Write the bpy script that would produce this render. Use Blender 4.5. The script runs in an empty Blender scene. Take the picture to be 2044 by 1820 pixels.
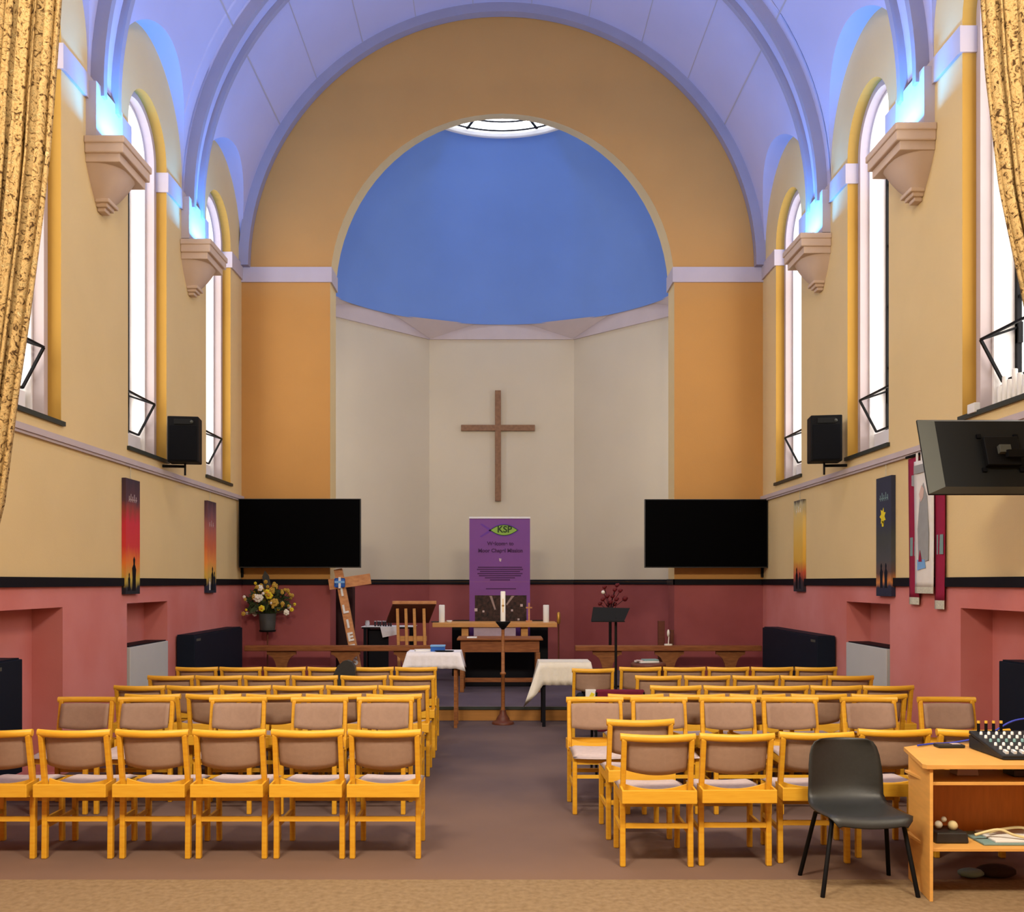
import bpy, bmesh, math, random
from mathutils import Vector, Matrix
from mathutils.geometry import tessellate_polygon
PI = math.pi
S = bpy.context.scene
COL = S.collection
random.seed(7)
F = 1850.0; CX = 996.0; HY = 1161.0; CH = 1.75
def P(px, py, Y):
    """a point of the place seen at that pixel at depth Y"""
    return Vector(((px - CX) * Y / F, Y, CH - (py - HY) * Y / F))

# ---------------------------------------------------------------- materials
def lin(c):
    r = []
    for v in c:
        v = v / 255.0
        r.append(v / 12.92 if v <= 0.04045 else ((v + 0.055) / 1.055) ** 2.4)
    return (*r, 1.0)
def newmat(name):
    m = bpy.data.materials.new(name); m.use_nodes = True
    nt = m.node_tree; b = nt.nodes['Principled BSDF']
    return m, nt, b
def mat(name, c, rough=0.7, var=0.06, scale=3.0, stretch=(1, 1, 1), bump=0.0, bscale=60.0, metal=0.0, c2=None, spec=0.3, detail=4):
    m, nt, b = newmat(name)
    b.inputs['Roughness'].default_value = rough
    b.inputs['Metallic'].default_value = metal
    b.inputs['Specular IOR Level'].default_value = spec
    tc = nt.nodes.new('ShaderNodeTexCoord'); mp = nt.nodes.new('ShaderNodeMapping')
    mp.inputs['Scale'].default_value = stretch
    nt.links.new(tc.outputs['Object'], mp.inputs['Vector'])
    n = nt.nodes.new('ShaderNodeTexNoise'); n.inputs['Scale'].default_value = scale; n.inputs['Detail'].default_value = detail
    nt.links.new(mp.outputs['Vector'], n.inputs['Vector'])
    r = nt.nodes.new('ShaderNodeValToRGB')
    a = lin(c)
    if c2 is None:
        lo = tuple(x * (1 - var) for x in a[:3]); hi = tuple(min(1, x * (1 + var)) for x in a[:3])
    else:
        lo = lin(c2)[:3]; hi = a[:3]
    r.color_ramp.elements[0].position = 0.32; r.color_ramp.elements[1].position = 0.68
    r.color_ramp.elements[0].color = (*lo, 1); r.color_ramp.elements[1].color = (*hi, 1)
    nt.links.new(n.outputs['Fac'], r.inputs['Fac']); nt.links.new(r.outputs['Color'], b.inputs['Base Color'])
    if bump > 0:
        n2 = nt.nodes.new('ShaderNodeTexNoise'); n2.inputs['Scale'].default_value = bscale
        bp = nt.nodes.new('ShaderNodeBump'); bp.inputs['Strength'].default_value = bump; bp.inputs['Distance'].default_value = 0.01
        nt.links.new(mp.outputs['Vector'], n2.inputs['Vector'])
        nt.links.new(n2.outputs['Fac'], bp.inputs['Height']); nt.links.new(bp.outputs['Normal'], b.inputs['Normal'])
    return m
def emit(name, c, strength):
    m, nt, b = newmat(name)
    b.inputs['Base Color'].default_value = lin(c)
    b.inputs['Emission Color'].default_value = lin(c); b.inputs['Emission Strength'].default_value = strength
    return m
def rampmat(name, stops, z0, z1, nz=0.12, nscale=(14, 14, 4), rough=0.8):
    """vertical painted picture: colours up the canvas between z0 and z1 with ragged edges"""
    m, nt, b = newmat(name); b.inputs['Roughness'].default_value = rough
    tc = nt.nodes.new('ShaderNodeTexCoord'); sx = nt.nodes.new('ShaderNodeSeparateXYZ')
    nt.links.new(tc.outputs['Object'], sx.inputs[0])
    mr = nt.nodes.new('ShaderNodeMapRange'); mr.inputs['From Min'].default_value = z0; mr.inputs['From Max'].default_value = z1
    nt.links.new(sx.outputs['Z'], mr.inputs['Value'])
    mp = nt.nodes.new('ShaderNodeMapping'); mp.inputs['Scale'].default_value = nscale
    nt.links.new(tc.outputs['Object'], mp.inputs['Vector'])
    n = nt.nodes.new('ShaderNodeTexNoise'); n.inputs['Scale'].default_value = 1.0; n.inputs['Detail'].default_value = 3
    nt.links.new(mp.outputs['Vector'], n.inputs['Vector'])
    ma = nt.nodes.new('ShaderNodeMath'); ma.operation = 'MULTIPLY_ADD'
    ma.inputs[1].default_value = nz * 2
    sb = nt.nodes.new('ShaderNodeMath'); sb.operation = 'SUBTRACT'; sb.inputs[1].default_value = nz
    nt.links.new(n.outputs['Fac'], ma.inputs[0]); nt.links.new(mr.outputs['Result'], ma.inputs[2])
    nt.links.new(ma.outputs[0], sb.inputs[0])
    r = nt.nodes.new('ShaderNodeValToRGB')
    el = r.color_ramp.elements
    while len(el) > 1: el.remove(el[-1])
    el[0].position = stops[0][0]; el[0].color = lin(stops[0][1])
    for p, c in stops[1:]:
        e = el.new(p); e.color = lin(c)
    nt.links.new(sb.outputs[0], r.inputs['Fac']); nt.links.new(r.outputs['Color'], b.inputs['Base Color'])
    return m

M = {}
M['cream'] = mat('paint cream wall', (222, 196, 142), 0.75, 0.03, 1.2, bump=0.08)
M['ochre'] = mat('paint ochre wall', (196, 144, 78), 0.75, 0.03, 1.2, bump=0.08)
M['jamb'] = mat('paint yellow ochre reveal', (190, 146, 62), 0.75, 0.03, 1.2)
M['apse'] = mat('paint stone cream apse', (202, 190, 168), 0.8, 0.03, 0.8, bump=0.05)
M['white'] = mat('paint white', (236, 232, 230), 0.6, 0.02)
M['lavwhite'] = mat('paint off white moulding', (192, 178, 178), 0.6, 0.03)
M['stone'] = mat('paint stone corbel', (206, 182, 160), 0.7, 0.04)
M['vault'] = mat('paint white vault', (188, 182, 206), 0.8, 0.03, 1.0)
M['rib'] = mat('paint grey rib', (156, 148, 160), 0.7, 0.03)
M['seam'] = mat('vault seam', (180, 170, 170), 0.8, 0.03)
M['dome'] = mat('paint blue dome', (108, 140, 204), 0.75, 0.05, 0.7)
M['pink'] = mat('paint salmon pink dado', (212, 136, 132), 0.65, 0.08, 1.0, c2=(200, 114, 106), bump=0.05)
M['maroon'] = mat('deeper rose chancel dado', (160, 84, 84), 0.65, 0.08, 1.0, c2=(140, 68, 68), bump=0.05)  # same hue as the nave dado, set deeper for the chancel
M['black'] = mat('paint black rail', (14, 14, 22), 0.6, 0.05, spec=0.15)
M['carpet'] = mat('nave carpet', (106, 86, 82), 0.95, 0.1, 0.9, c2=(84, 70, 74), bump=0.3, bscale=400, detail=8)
def brown_near(m):  # mixes in brown towards the near end of the carpet, ragged edge
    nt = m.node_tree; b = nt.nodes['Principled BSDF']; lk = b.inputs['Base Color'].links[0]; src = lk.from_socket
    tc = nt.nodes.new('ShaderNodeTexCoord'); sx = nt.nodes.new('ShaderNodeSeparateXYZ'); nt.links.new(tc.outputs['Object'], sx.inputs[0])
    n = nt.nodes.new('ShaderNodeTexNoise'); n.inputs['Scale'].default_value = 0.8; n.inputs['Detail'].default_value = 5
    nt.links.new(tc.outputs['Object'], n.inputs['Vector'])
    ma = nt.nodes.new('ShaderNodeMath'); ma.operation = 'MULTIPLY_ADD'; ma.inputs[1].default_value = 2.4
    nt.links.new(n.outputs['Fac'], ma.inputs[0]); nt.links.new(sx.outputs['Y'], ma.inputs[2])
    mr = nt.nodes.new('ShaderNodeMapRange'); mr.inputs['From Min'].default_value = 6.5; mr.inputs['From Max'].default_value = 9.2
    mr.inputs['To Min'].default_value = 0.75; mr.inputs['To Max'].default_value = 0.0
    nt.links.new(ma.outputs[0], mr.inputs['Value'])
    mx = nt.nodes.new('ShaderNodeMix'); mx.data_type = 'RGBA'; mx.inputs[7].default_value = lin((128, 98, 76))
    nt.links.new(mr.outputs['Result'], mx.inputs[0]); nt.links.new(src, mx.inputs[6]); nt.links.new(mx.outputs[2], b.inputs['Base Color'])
brown_near(M['carpet'])
M['tan'] = mat('tan carpet', (148, 124, 92), 0.95, 0.1, 26, c2=(128, 104, 74), bump=0.4, bscale=500, detail=8)
M['ccarpet'] = mat('chancel carpet', (92, 80, 92), 0.95, 0.1, 2, bump=0.3, bscale=400)
M['stepwood'] = mat('step riser wood', (168, 116, 58), 0.5, 0.1, 2, stretch=(1, 1, 12))
M['beech'] = mat('orange beech chair frame', (222, 168, 46), 0.42, 0.1, 3, stretch=(2, 2, 20), c2=(214, 152, 34), spec=0.4)
M['beechx'] = mat('orange beech rail', (228, 176, 54), 0.4, 0.1, 3, stretch=(2, 20, 20), c2=(220, 162, 44), spec=0.4)
M['fabric'] = mat('brown backrest fabric', (158, 130, 112), 0.95, 0.05, 30, bump=0.1, bscale=300)
M['cushion'] = mat('mauve grey seat fabric', (190, 172, 168), 0.95, 0.06, 30, bump=0.25, bscale=300)
M['desk'] = mat('beech desk laminate', (222, 166, 88), 0.45, 0.06, 3, stretch=(2, 2, 14))
M['deskin'] = mat('desk inside laminate', (196, 124, 52), 0.5, 0.08, 3, stretch=(14, 2, 2))
M['blackplastic'] = mat('black plastic', (34, 36, 36), 0.45, 0.08, 40, bump=0.05, spec=0.5)
M['blackmetal'] = mat('black metal', (12, 12, 14), 0.6, 0.05, spec=0.15)
M['screen'] = mat('black screen glass', (1, 1, 2), 0.6, 0.02, spec=0.03)
M['tvback'] = mat('television back plastic', (22, 24, 25), 0.6, 0.05, spec=0.2)
M['tvrim'] = mat('television bevel plastic', (78, 80, 74), 0.5, 0.05, spec=0.2)
M['speaker'] = mat('speaker cabinet', (12, 13, 16), 0.65, 0.1, 60, spec=0.15)
M['grille'] = mat('speaker grille', (6, 8, 14), 0.6, 0.2, 200, spec=0.1)
M['darkred'] = mat('very dark red wood', (46, 18, 20), 0.6, 0.1, 3)
M['navy'] = mat('dark navy radiator', (14, 24, 38), 0.6, 0.05, spec=0.15)
M['radwhite'] = mat('pale grey radiator', (192, 194, 192), 0.5, 0.02)
M['oak'] = mat('brown oak', (150, 96, 52), 0.5, 0.1, 3, stretch=(3, 3, 14), c2=(122, 72, 36))
M['oakx'] = mat('brown oak rail', (150, 92, 50), 0.5, 0.1, 3, stretch=(2, 14, 14), c2=(124, 70, 36))
M['crosswood'] = mat('cross wood', (142, 104, 76), 0.55, 0.1, 3, stretch=(6, 6, 6), c2=(122, 86, 62))
M['pine'] = mat('pale wood', (206, 148, 98), 0.6, 0.1, 3, stretch=(4, 4, 10), c2=(182, 122, 78))
M['darkwood'] = mat('dark reddish wood', (98, 52, 36), 0.45, 0.1, 3, stretch=(4, 4, 14))
M['altarwood'] = mat('altar light oak', (204, 148, 86), 0.45, 0.1, 3, stretch=(2, 14, 14))
M['cloth'] = mat('white cloth', (226, 224, 230), 0.9, 0.03, 20, bump=0.15, bscale=40)
M['ivory'] = mat('ivory cloth', (222, 216, 202), 0.9, 0.03, 20, bump=0.15, bscale=40)
M['wax'] = mat('candle wax', (232, 228, 220), 0.5, 0.02)
M['mauve'] = mat('mauve frontal cloth', (178, 158, 170), 0.9, 0.05, 20)
M['maroonfab'] = mat('maroon upholstery', (96, 18, 42), 0.9, 0.1, 30)
M['purple'] = mat('purple banner vinyl', (122, 72, 142), 0.6, 0.04, 2)
M['purpled'] = mat('dark purple print', (72, 36, 84), 0.7, 0.04)
M['logogreen'] = mat('green print', (140, 178, 74), 0.6, 0.04)
M['logodark'] = mat('dark green print', (36, 60, 30), 0.6, 0.04)
M['violet'] = mat('violet print', (104, 56, 150), 0.6, 0.04)
M['photo'] = mat('dark photo print', (70, 44, 36), 0.6, 0.2, 18, c2=(14, 8, 10))
M['beam'] = mat('beam print', (150, 130, 124), 0.6, 0.05)
M['spot'] = mat('pale print', (190, 170, 168), 0.6, 0.05)
M['blue'] = mat('blue box card', (38, 92, 176), 0.5, 0.05)
M['lightblue'] = mat('light blue box lid', (120, 170, 220), 0.5, 0.05)
M['paper'] = mat('paper', (225, 224, 222), 0.8, 0.02)
M['leaf'] = mat('dark green foliage', (52, 66, 34), 0.7, 0.3, 20)
M['yellow'] = mat('yellow petals', (226, 206, 44), 0.7, 0.1, 20)
M['goldp'] = mat('ochre petals', (186, 150, 60), 0.7, 0.1, 20)
M['whitep'] = mat('white petals', (236, 230, 214), 0.7, 0.05, 20)
M['orangep'] = mat('orange petals', (224, 150, 40), 0.7, 0.05, 20)
M['pot'] = mat('grey green pot', (58, 58, 54), 0.6, 0.1, 10)
M['redberry'] = mat('dark red flower', (96, 16, 22), 0.6, 0.1, 20)
M['bannerred'] = mat('maroon banner cloth', (146, 28, 62), 0.85, 0.06, 10)
M['bannerwhite'] = mat('white banner cloth', (226, 222, 214), 0.9, 0.03, 10)
M['bannergrey'] = mat('grey figure cloth', (150, 152, 150), 0.9, 0.05, 10)
M['fringe'] = mat('silver fringe', (196, 194, 176), 0.8, 0.15, 60)
M['skin'] = mat('pale peach cloth', (206, 176, 162), 0.9, 0.05)
M['mixer'] = mat('mixer body', (34, 38, 44), 0.5, 0.05)
M['knob'] = mat('pale knobs', (228, 230, 230), 0.4, 0.02)
M['cyan'] = mat('blue green knobs', (120, 160, 160), 0.4, 0.02)
M['gold'] = mat('gold plug', (226, 180, 70), 0.35, 0.05)
M['cable'] = mat('blue cable', (52, 66, 176), 0.5, 0.05)
M['cream_cable'] = mat('cream cable', (214, 200, 150), 0.6, 0.05)
M['brownbag'] = mat('dark brown bag', (48, 34, 30), 0.8, 0.2, 12)
M['teal'] = mat('teal folder', (120, 148, 146), 0.7, 0.05)
M['sill'] = mat('slate sill', (50, 54, 48), 0.5, 0.05)
M['glass'] = emit('daylit frosted window glass', (255, 250, 244), 3.6)
M['glassapse'] = emit('unseen apse window glow', (246, 246, 248), 5.0)
M['sky'] = emit('daylit skylight glass', (246, 252, 255), 6.0)
M['brass'] = mat('brass', (176, 132, 60), 0.35, 0.05, metal=0.6)
M['cupdark'] = mat('dark cups', (40, 30, 40), 0.3, 0.05)
M['glassy'] = mat('pale glass cups', (190, 190, 200), 0.2, 0.05)

def curtainmat():
    m, nt, b = newmat('gold patterned curtain'); b.inputs['Roughness'].default_value = 0.9
    b.inputs['Specular IOR Level'].default_value = 0.15
    tc = nt.nodes.new('ShaderNodeTexCoord')
    n = nt.nodes.new('ShaderNodeTexNoise'); n.inputs['Scale'].default_value = 27; n.inputs['Detail'].default_value = 5; n.inputs['Distortion'].default_value = 1.6
    nt.links.new(tc.outputs['Object'], n.inputs['Vector'])
    r = nt.nodes.new('ShaderNodeValToRGB'); el = r.color_ramp.elements
    el[0].position = 0.36; el[0].color = lin((70, 50, 28)); el[1].position = 0.45; el[1].color = lin((160, 130, 84))
    e = el.new(0.56); e.color = lin((186, 158, 108)); e = el.new(0.63); e.color = lin((126, 104, 66)); e = el.new(0.70); e.color = lin((198, 176, 130))
    nt.links.new(n.outputs['Fac'], r.inputs['Fac']); nt.links.new(r.outputs['Color'], b.inputs['Base Color'])
    return m
M['curtain'] = curtainmat()

# ---------------------------------------------------------------- mesh builder
class MB:
    def __init__(s):
        s.v = []; s.f = []; s.mi = []; s.mats = []; s.sm = []
    def m(s, name):
        if name not in s.mats: s.mats.append(name)
        return s.mats.index(name)
    def add(s, verts, faces, m, smooth=False):
        o = len(s.v); k = s.m(m)
        s.v += [tuple(v) for v in verts]
        for f in faces:
            s.f.append(tuple(i + o for i in f)); s.mi.append(k); s.sm.append(smooth)
        return s
    def box(s, c, d, m, rot=None, bev=0.0, taper=None):
        x, y, z = d[0] / 2, d[1] / 2, d[2] / 2
        pts = [Vector((a * x, b * y, e * z)) for e in (-1, 1) for b in (-1, 1) for a in (-1, 1)]
        if taper:
            for i in range(4): pts[i].x *= taper[0]; pts[i].y *= taper[1]
        fs = [(0, 2, 3, 1), (4, 5, 7, 6), (0, 1, 5, 4), (2, 6, 7, 3), (0, 4, 6, 2), (1, 3, 7, 5)]
        c = Vector(c)
        if bev > 0:
            bm = bmesh.new(); vs = [bm.verts.new(p) for p in pts]
            for f in fs: bm.faces.new([vs[i] for i in f])
            bmesh.ops.bevel(bm, geom=bm.edges[:], offset=bev, segments=2, affect='EDGES', profile=0.5)
            bm.verts.index_update()
            pts = [v.co.copy() for v in bm.verts]; fs = [tuple(v.index for v in f.verts) for f in bm.faces]; bm.free()
        if rot is not None: pts = [rot @ p for p in pts]
        return s.add([p + c for p in pts], fs, m)
    def lim(s, x0, x1, y0, y1, z0, z1, m, bev=0.0):
        return s.box(((x0 + x1) / 2, (y0 + y1) / 2, (z0 + z1) / 2), (abs(x1 - x0), abs(y1 - y0), abs(z1 - z0)), m, bev=bev)
    def bar(s, p0, p1, w, h, m, up=(0, 0, 1), bev=0.0):
        p0 = Vector(p0); p1 = Vector(p1); d = p1 - p0; L = d.length; d.normalize()
        u = Vector(up)
        if abs(d.dot(u)) > 0.98: u = Vector((0, 1, 0))
        sx = d.cross(u).normalized(); uz = sx.cross(d).normalized()
        rot = Matrix((sx, d, uz)).transposed()
        return s.box((p0 + p1) / 2, (w, L, h), m, rot=rot, bev=bev)
    def tube(s, pts, r, m, n=8, cap=True):
        pts = [Vector(p) for p in pts]; rr = r if isinstance(r, (list, tuple)) else [r] * len(pts)
        vs = []; fs = []; prev = None
        for i, p in enumerate(pts):
            t = (pts[min(i + 1, len(pts) - 1)] - pts[max(i - 1, 0)]).normalized()
            if prev is None:
                a = Vector((0, 0, 1)) if abs(t.z) < 0.9 else Vector((1, 0, 0)); u = t.cross(a).normalized()
            else:
                u = (prev - t * prev.dot(t))
                u = u.normalized() if u.length > 1e-6 else t.orthogonal().normalized()
            prev = u; w = t.cross(u)
            for k in range(n):
                a = 2 * PI * k / n; vs.append(p + (u * math.cos(a) + w * math.sin(a)) * rr[i])
        for i in range(len(pts) - 1):
            for k in range(n):
                a = i * n + k; b = i * n + (k + 1) % n; fs.append((a, b, b + n, a + n))
        s.add(vs, fs, m, True)
        if cap:
            o = (len(pts) - 1) * n
            s.add(vs[:n], [tuple(range(n))[::-1]], m); s.add(vs[o:], [tuple(range(n))], m)
        return s
    def lathe(s, prof, c, m, n=20, sq=(1, 1)):
        c = Vector(c); vs = []; fs = []
        for r, z in prof:
            for k in range(n):
                a = 2 * PI * k / n; vs.append(c + Vector((r * math.cos(a) * sq[0], r * math.sin(a) * sq[1], z)))
        for i in range(len(prof) - 1):
            for k in range(n):
                a = i * n + k; b = i * n + (k + 1) % n; fs.append((a, b, b + n, a + n))
        s.add(vs, fs, m, True)
        s.add(vs[:n], [tuple(range(n))[::-1]], m); s.add(vs[-n:], [tuple(range(n))], m)
        return s
    def ball(s, c, r, m, n=8, sq=(1, 1, 1)):
        c = Vector(c); vs = []; fs = []; h = max(4, n // 2 + 1)
        for i in range(h + 1):
            t = PI * i / h
            for k in range(n):
                a = 2 * PI * k / n
                vs.append(c + Vector((r * sq[0] * math.sin(t) * math.cos(a), r * sq[1] * math.sin(t) * math.sin(a), r * sq[2] * math.cos(t))))
        for i in range(h):
            for k in range(n):
                a = i * n + k; b = i * n + (k + 1) % n; fs.append((a, a + n, b + n, b))
        return s.add(vs, fs, m, True)
    def prism(s, poly, d, m, to3=None, mside=None, mback=None):
        """poly: 2D outline, extruded 0..d in the third direction; to3(a,b,t) -> point"""
        n = len(poly)
        vs = [to3(a, b, 0) for a, b in poly] + [to3(a, b, d) for a, b in poly]
        s.add(vs, [tuple(range(n))], m); s.add(vs, [tuple(range(n, 2 * n))[::-1]], mback or m)
        s.add(vs, [(i, i + n, (i + 1) % n + n, (i + 1) % n) for i in range(n)], mside or m)
        return s
    def plate(s, outer, holes, d, to3, m, mhole=None, mback=None):
        loops = [outer] + holes
        tri = tessellate_polygon([[Vector((a, b, 0)) for a, b in lp] for lp in loops])
        flat = [p for lp in loops for p in lp]; n = len(flat)
        vs = [to3(a, b, 0) for a, b in flat] + [to3(a, b, d) for a, b in flat]
        s.add(vs, list(tri), m)
        if d:
            s.add(vs, [tuple(i + n for i in t) for t in tri], mback or m)
            o = 0
            for li, lp in enumerate(loops):
                k = len(lp)
                s.add(vs, [(o + i, o + (i + 1) % k, o + (i + 1) % k + n, o + i + n) for i in range(k)], m if li == 0 else (mhole or m))
                o += k
        return s
    def build(s, name, parent=None, mats=None, fixn=True, loc=None):
        me = bpy.data.meshes.new(name)
        me.from_pydata(s.v, [], s.f)
        for k in s.mats: me.materials.append(M[k])
        me.polygons.foreach_set('material_index', s.mi)
        me.polygons.foreach_set('use_smooth', s.sm)
        if fixn:
            bm = bmesh.new(); bm.from_mesh(me)
            bmesh.ops.recalc_face_normals(bm, faces=bm.faces[:]); bm.to_mesh(me); bm.free()
        me.update()
        o = bpy.data.objects.new(name, me); COL.objects.link(o)
        if parent: o.parent = parent
        if loc: o.location = loc
        return o

def tag(o, label=None, cat=None, group=None, kind=None):
    if label: o['label'] = label
    if cat: o['category'] = cat
    if group: o['group'] = group
    if kind: o['kind'] = kind
    return o
def thing(name, label, cat, loc=(0, 0, 0), rz=0.0, group=None):
    o = bpy.data.objects.new(name, None); COL.objects.link(o)
    o.empty_display_size = 0.1
    o.location = loc; o.rotation_euler = (0, 0, rz)
    return tag(o, label, cat, group)
def struct(o): o['kind'] = 'structure'; return o
def setlab(o, lab): o['label'] = lab; return o
def copy_tree(o, parent=None):
    c = o.copy(); COL.objects.link(c); c.parent = parent
    for ch in list(o.children): copy_tree(ch, c)
    return c

# ---------------------------------------------------------------- the building
XL, XR, XC = -3.95, 4.05, 0.05
YB = 14.22              # chancel arch wall
ZV, RV = 6.55, 4.0      # vault centre height and radius
Y0 = -2.5               # rear wall
NIC = 0.60
LW = [-0.18, 2.49, 5.14, 7.79, 10.44, 13.07]      # window centres, left wall
RW = [-0.40, 2.20, 4.86, 7.53, 10.20, 12.98]      # right wall
LC = [1.17, 3.85, 6.51, 9.17, 11.83]
RC = [0.90, 3.55, 6.23, 8.92, 11.63]
HW = 0.57; ZSILL = 3.18; ZSPR = 6.66
def archloop(yc, hw, z0, zs, n=20, top=None):
    rt = top if top else hw
    pts = [(yc - hw, z0), (yc + hw, z0)]
    for i in range(n + 1):
        a = PI * i / n; pts.append((yc + hw * math.cos(a), zs + rt * math.sin(a)))
    return pts
def rect(y0, y1, z0, z1): return [(y0, z0), (y1, z0), (y1, z1), (y0, z1)]

for side, X, sg, wins in (('left', XL, -1, LW), ('right', XR, 1, RW)):
    w = MB()
    f = lambda off: (lambda a, b, t: Vector((X + sg * (off + t), a, b)))
    niches = [rect(c - NIC, c + NIC, 0.03, 1.52) for c in wins[1:5]]
    w.plate(rect(Y0, YB, 0, 1.75), niches, 0.28, f(0), 'pink', 'pink')
    w.plate(rect(Y0, YB, 0, 1.75), [], 0, f(0.28), 'pink')
    w.plate(rect(Y0, YB, 1.75, 8.3), [archloop(c, HW, ZSILL, ZSPR) for c in wins], 0.12, f(0), 'cream', 'jamb')
    w.plate(rect(Y0, YB, 2.9, 7.6), [archloop(c, HW - 0.07, ZSILL, ZSPR) for c in wins], 0.10, f(0.121), 'lavwhite', 'lavwhite')
    w.plate(rect(Y0, YB, 2.9, 7.6), [archloop(c, HW - 0.10, ZSILL, ZSPR) for c in wins], 0.27, f(0.222), 'white', 'white')
    struct(w.build('wall_' + side, fixn=False))
    # window infill
    for k, c in enumerate(wins):
        idx = k + 1 + (0 if sg < 0 else len(wins))
        xg = X + sg * 0.46; h = HW - 0.105
        g = MB(); g.plate(archloop(c, h, ZSILL, ZSPR), [], 0, lambda a, b, t: Vector((xg, a, b)), 'glass')
        wo = struct(g.build('window_%d' % idx, fixn=False))
        fr = MB()
        outer = archloop(c, h, ZSILL, ZSPR); inner = archloop(c, h - 0.04, ZSILL + 0.04, ZSPR)
        fr.plate(outer, [inner], 0.04, lambda a, b, t: Vector((xg - sg * (0.02 + t), a, b)), 'blackmetal')
        for z in (3.5, 4.2, 4.9, 5.6, 6.3):
            fr.lim(xg - sg * 0.02, xg - sg * 0.05, c - h, c + h, z - 0.012, z + 0.012, 'blackmetal')
        fr.build('window_frame', wo)
        sl = MB(); sl.lim(X - sg * 0.015, X + sg * 0.45, c - HW + 0.01, c + HW - 0.01, ZSILL - 0.001, ZSILL + 0.02, 'sill')
        sl.lim(X - sg * 0.03, X + sg * 0.005, c - HW - 0.03, c + HW + 0.03, ZSILL - 0.025, ZSILL + 0.015, 'sill')
        sl.build('window_sill', wo)
        # inward tilted hopper with stay arms
        ho = MB(); y0, y1 = c - h + 0.02, c + h - 0.03
        a0 = (X + sg * 0.28, 3.47); a1 = (X + sg * 0.09, 3.83); fx = (X + sg * 0.42, 3.94)
        for y in (y0, y1):
            ho.bar((a0[0], y, a0[1]), (a1[0], y, a1[1]), 0.022, 0.022, 'blackmetal')
            ho.bar((a1[0], y, a1[1]), (fx[0], y, fx[1]), 0.014, 0.02, 'blackmetal')
        ho.bar((a1[0], y0, a1[1]), (a1[0], y1, a1[1]), 0.02, 0.02, 'blackmetal')
        ho.bar((a0[0], y0, a0[1]), (a0[0], y1, a0[1]), 0.02, 0.02, 'blackmetal')
        ho.lim(fx[0] - 0.02, fx[0] + 0.02, y1 - 0.03, y1 + 0.02, 3.80, 3.98, 'blackmetal')
        ho.build('hopper_frame', wo)
    # lower box of the window (white hinged box at the sill)
        bx = MB(); bx.lim(X + sg * 0.26, X + sg * 0.44, c - h + 0.02, c + h - 0.02, ZSILL + 0.02, 3.44, 'white')
        bx.build('hopper_box', wo)
    # trims
    t = MB(); t.lim(X, X - sg * 0.045, Y0, YB - 0.01, 3.0, 3.055, 'lavwhite'); t.lim(X, X - sg * 0.03, Y0, YB - 0.01, 2.975, 3.0, 'lavwhite')
    struct(t.build('trim_%d' % (1 if sg < 0 else 2)))
    t = MB(); t.lim(X, X - sg * 0.03, Y0, YB - 0.01, 1.705, 1.79, 'black')
    struct(t.build('trim_%d' % (3 if sg < 0 else 4)))
    # impost band wraps into the reveals
    t = MB(); edges = sorted([c - HW for c in wins] + [c + HW for c in wins] + [Y0, YB - 0.02])
    for i in range(0, len(edges), 2):
        y0, y1 = edges[i], edges[i + 1]
        if y1 - y0 < 0.1: continue
        t.lim(X + sg * 0.119, X - sg * 0.03, y0 - (0.02 if i else 0), y1 + (0.02 if i < len(edges) - 2 else 0), 6.37, 6.60, 'lavwhite')
    struct(t.build('trim_%d' % (5 if sg < 0 else 6)))

# end wall with the chancel arch
AH = 2.64; ZS = 6.29
f = lambda a, b, t: Vector((a, YB + t, b))
def arch2(hw, z0, zs, rt, n=40):
    pts = [(XC - hw, z0), (XC + hw, z0)]
    for i in range(n + 1):
        a = PI * i / n; pts.append((XC + hw * math.cos(a), zs + rt * math.sin(a)))
    return pts
TH = 0.5
w = MB()
w.plate(rect(XL - 0.1, XR + 0.1, 1.75, 10.9), [arch2(AH, 1.751, ZS, AH)], 0, lambda a, b, t: Vector((a, YB, b)), 'ochre')
w.lim(XL - 0.1, XC - AH, YB, YB + TH, 0, 1.75, 'maroon'); w.lim(XC + AH, XR + 0.1, YB, YB + TH, 0, 1.75, 'maroon')
fr_ = arch2(AH, 1.751, ZS, AH); bk_ = arch2(AH, 1.751, ZS, AH + 0.17); n = len(fr_)
vs = [Vector((a, YB, b)) for a, b in fr_] + [Vector((a, YB + TH, b)) for a, b in bk_]
w.add(vs, [(i, i + 1, i + 1 + n, i + n) for i in range(1, n - 1)] + [(n - 1, 0, n, 2 * n - 1)], 'cream')
w.plate(rect(XL - 0.1, XR + 0.1, 1.75, 10.9), [bk_], 0, lambda a, b, t: Vector((a, YB + TH, b)), 'apse')
struct(w.build('wall_front', fixn=False))
# impost band on the arch wall and round the jamb
for k, (xa, xb, jx) in enumerate(((XL, XC - AH, 1), (XC + AH, XR, -1))):
    t = MB(); t.lim(xa, xb, YB - 0.03, YB + 0.001, 6.34, 6.57, 'lavwhite')
    xj = xb if jx > 0 else xa
    t.lim(xj - 0.0, xj + jx * 0.03, YB - 0.03, YB + TH, 6.34, 6.57, 'lavwhite')
    struct(t.build('trim_%d' % (7 + k)))
    t = MB(); t.lim(xa, xb + (0.02 if jx > 0 else 0), YB - 0.03, YB + 0.001, 1.705, 1.79, 'black') if jx > 0 else t.lim(xa - 0.02, xb, YB - 0.03, YB + 0.001, 1.705, 1.79, 'black')
    t.lim(xj, xj + jx * 0.025, YB - 0.03, YB + TH, 1.705, 1.79, 'black')
    struct(t.build('trim_%d' % (9 + k)))

# rear wall
w = MB(); w.plate(rect(XL - 0.3, XR + 0.3, 0, 10.9), [], 0.2, lambda a, b, t: Vector((a, Y0 - t, b)), 'cream')
struct(w.build('wall_back'))

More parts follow.
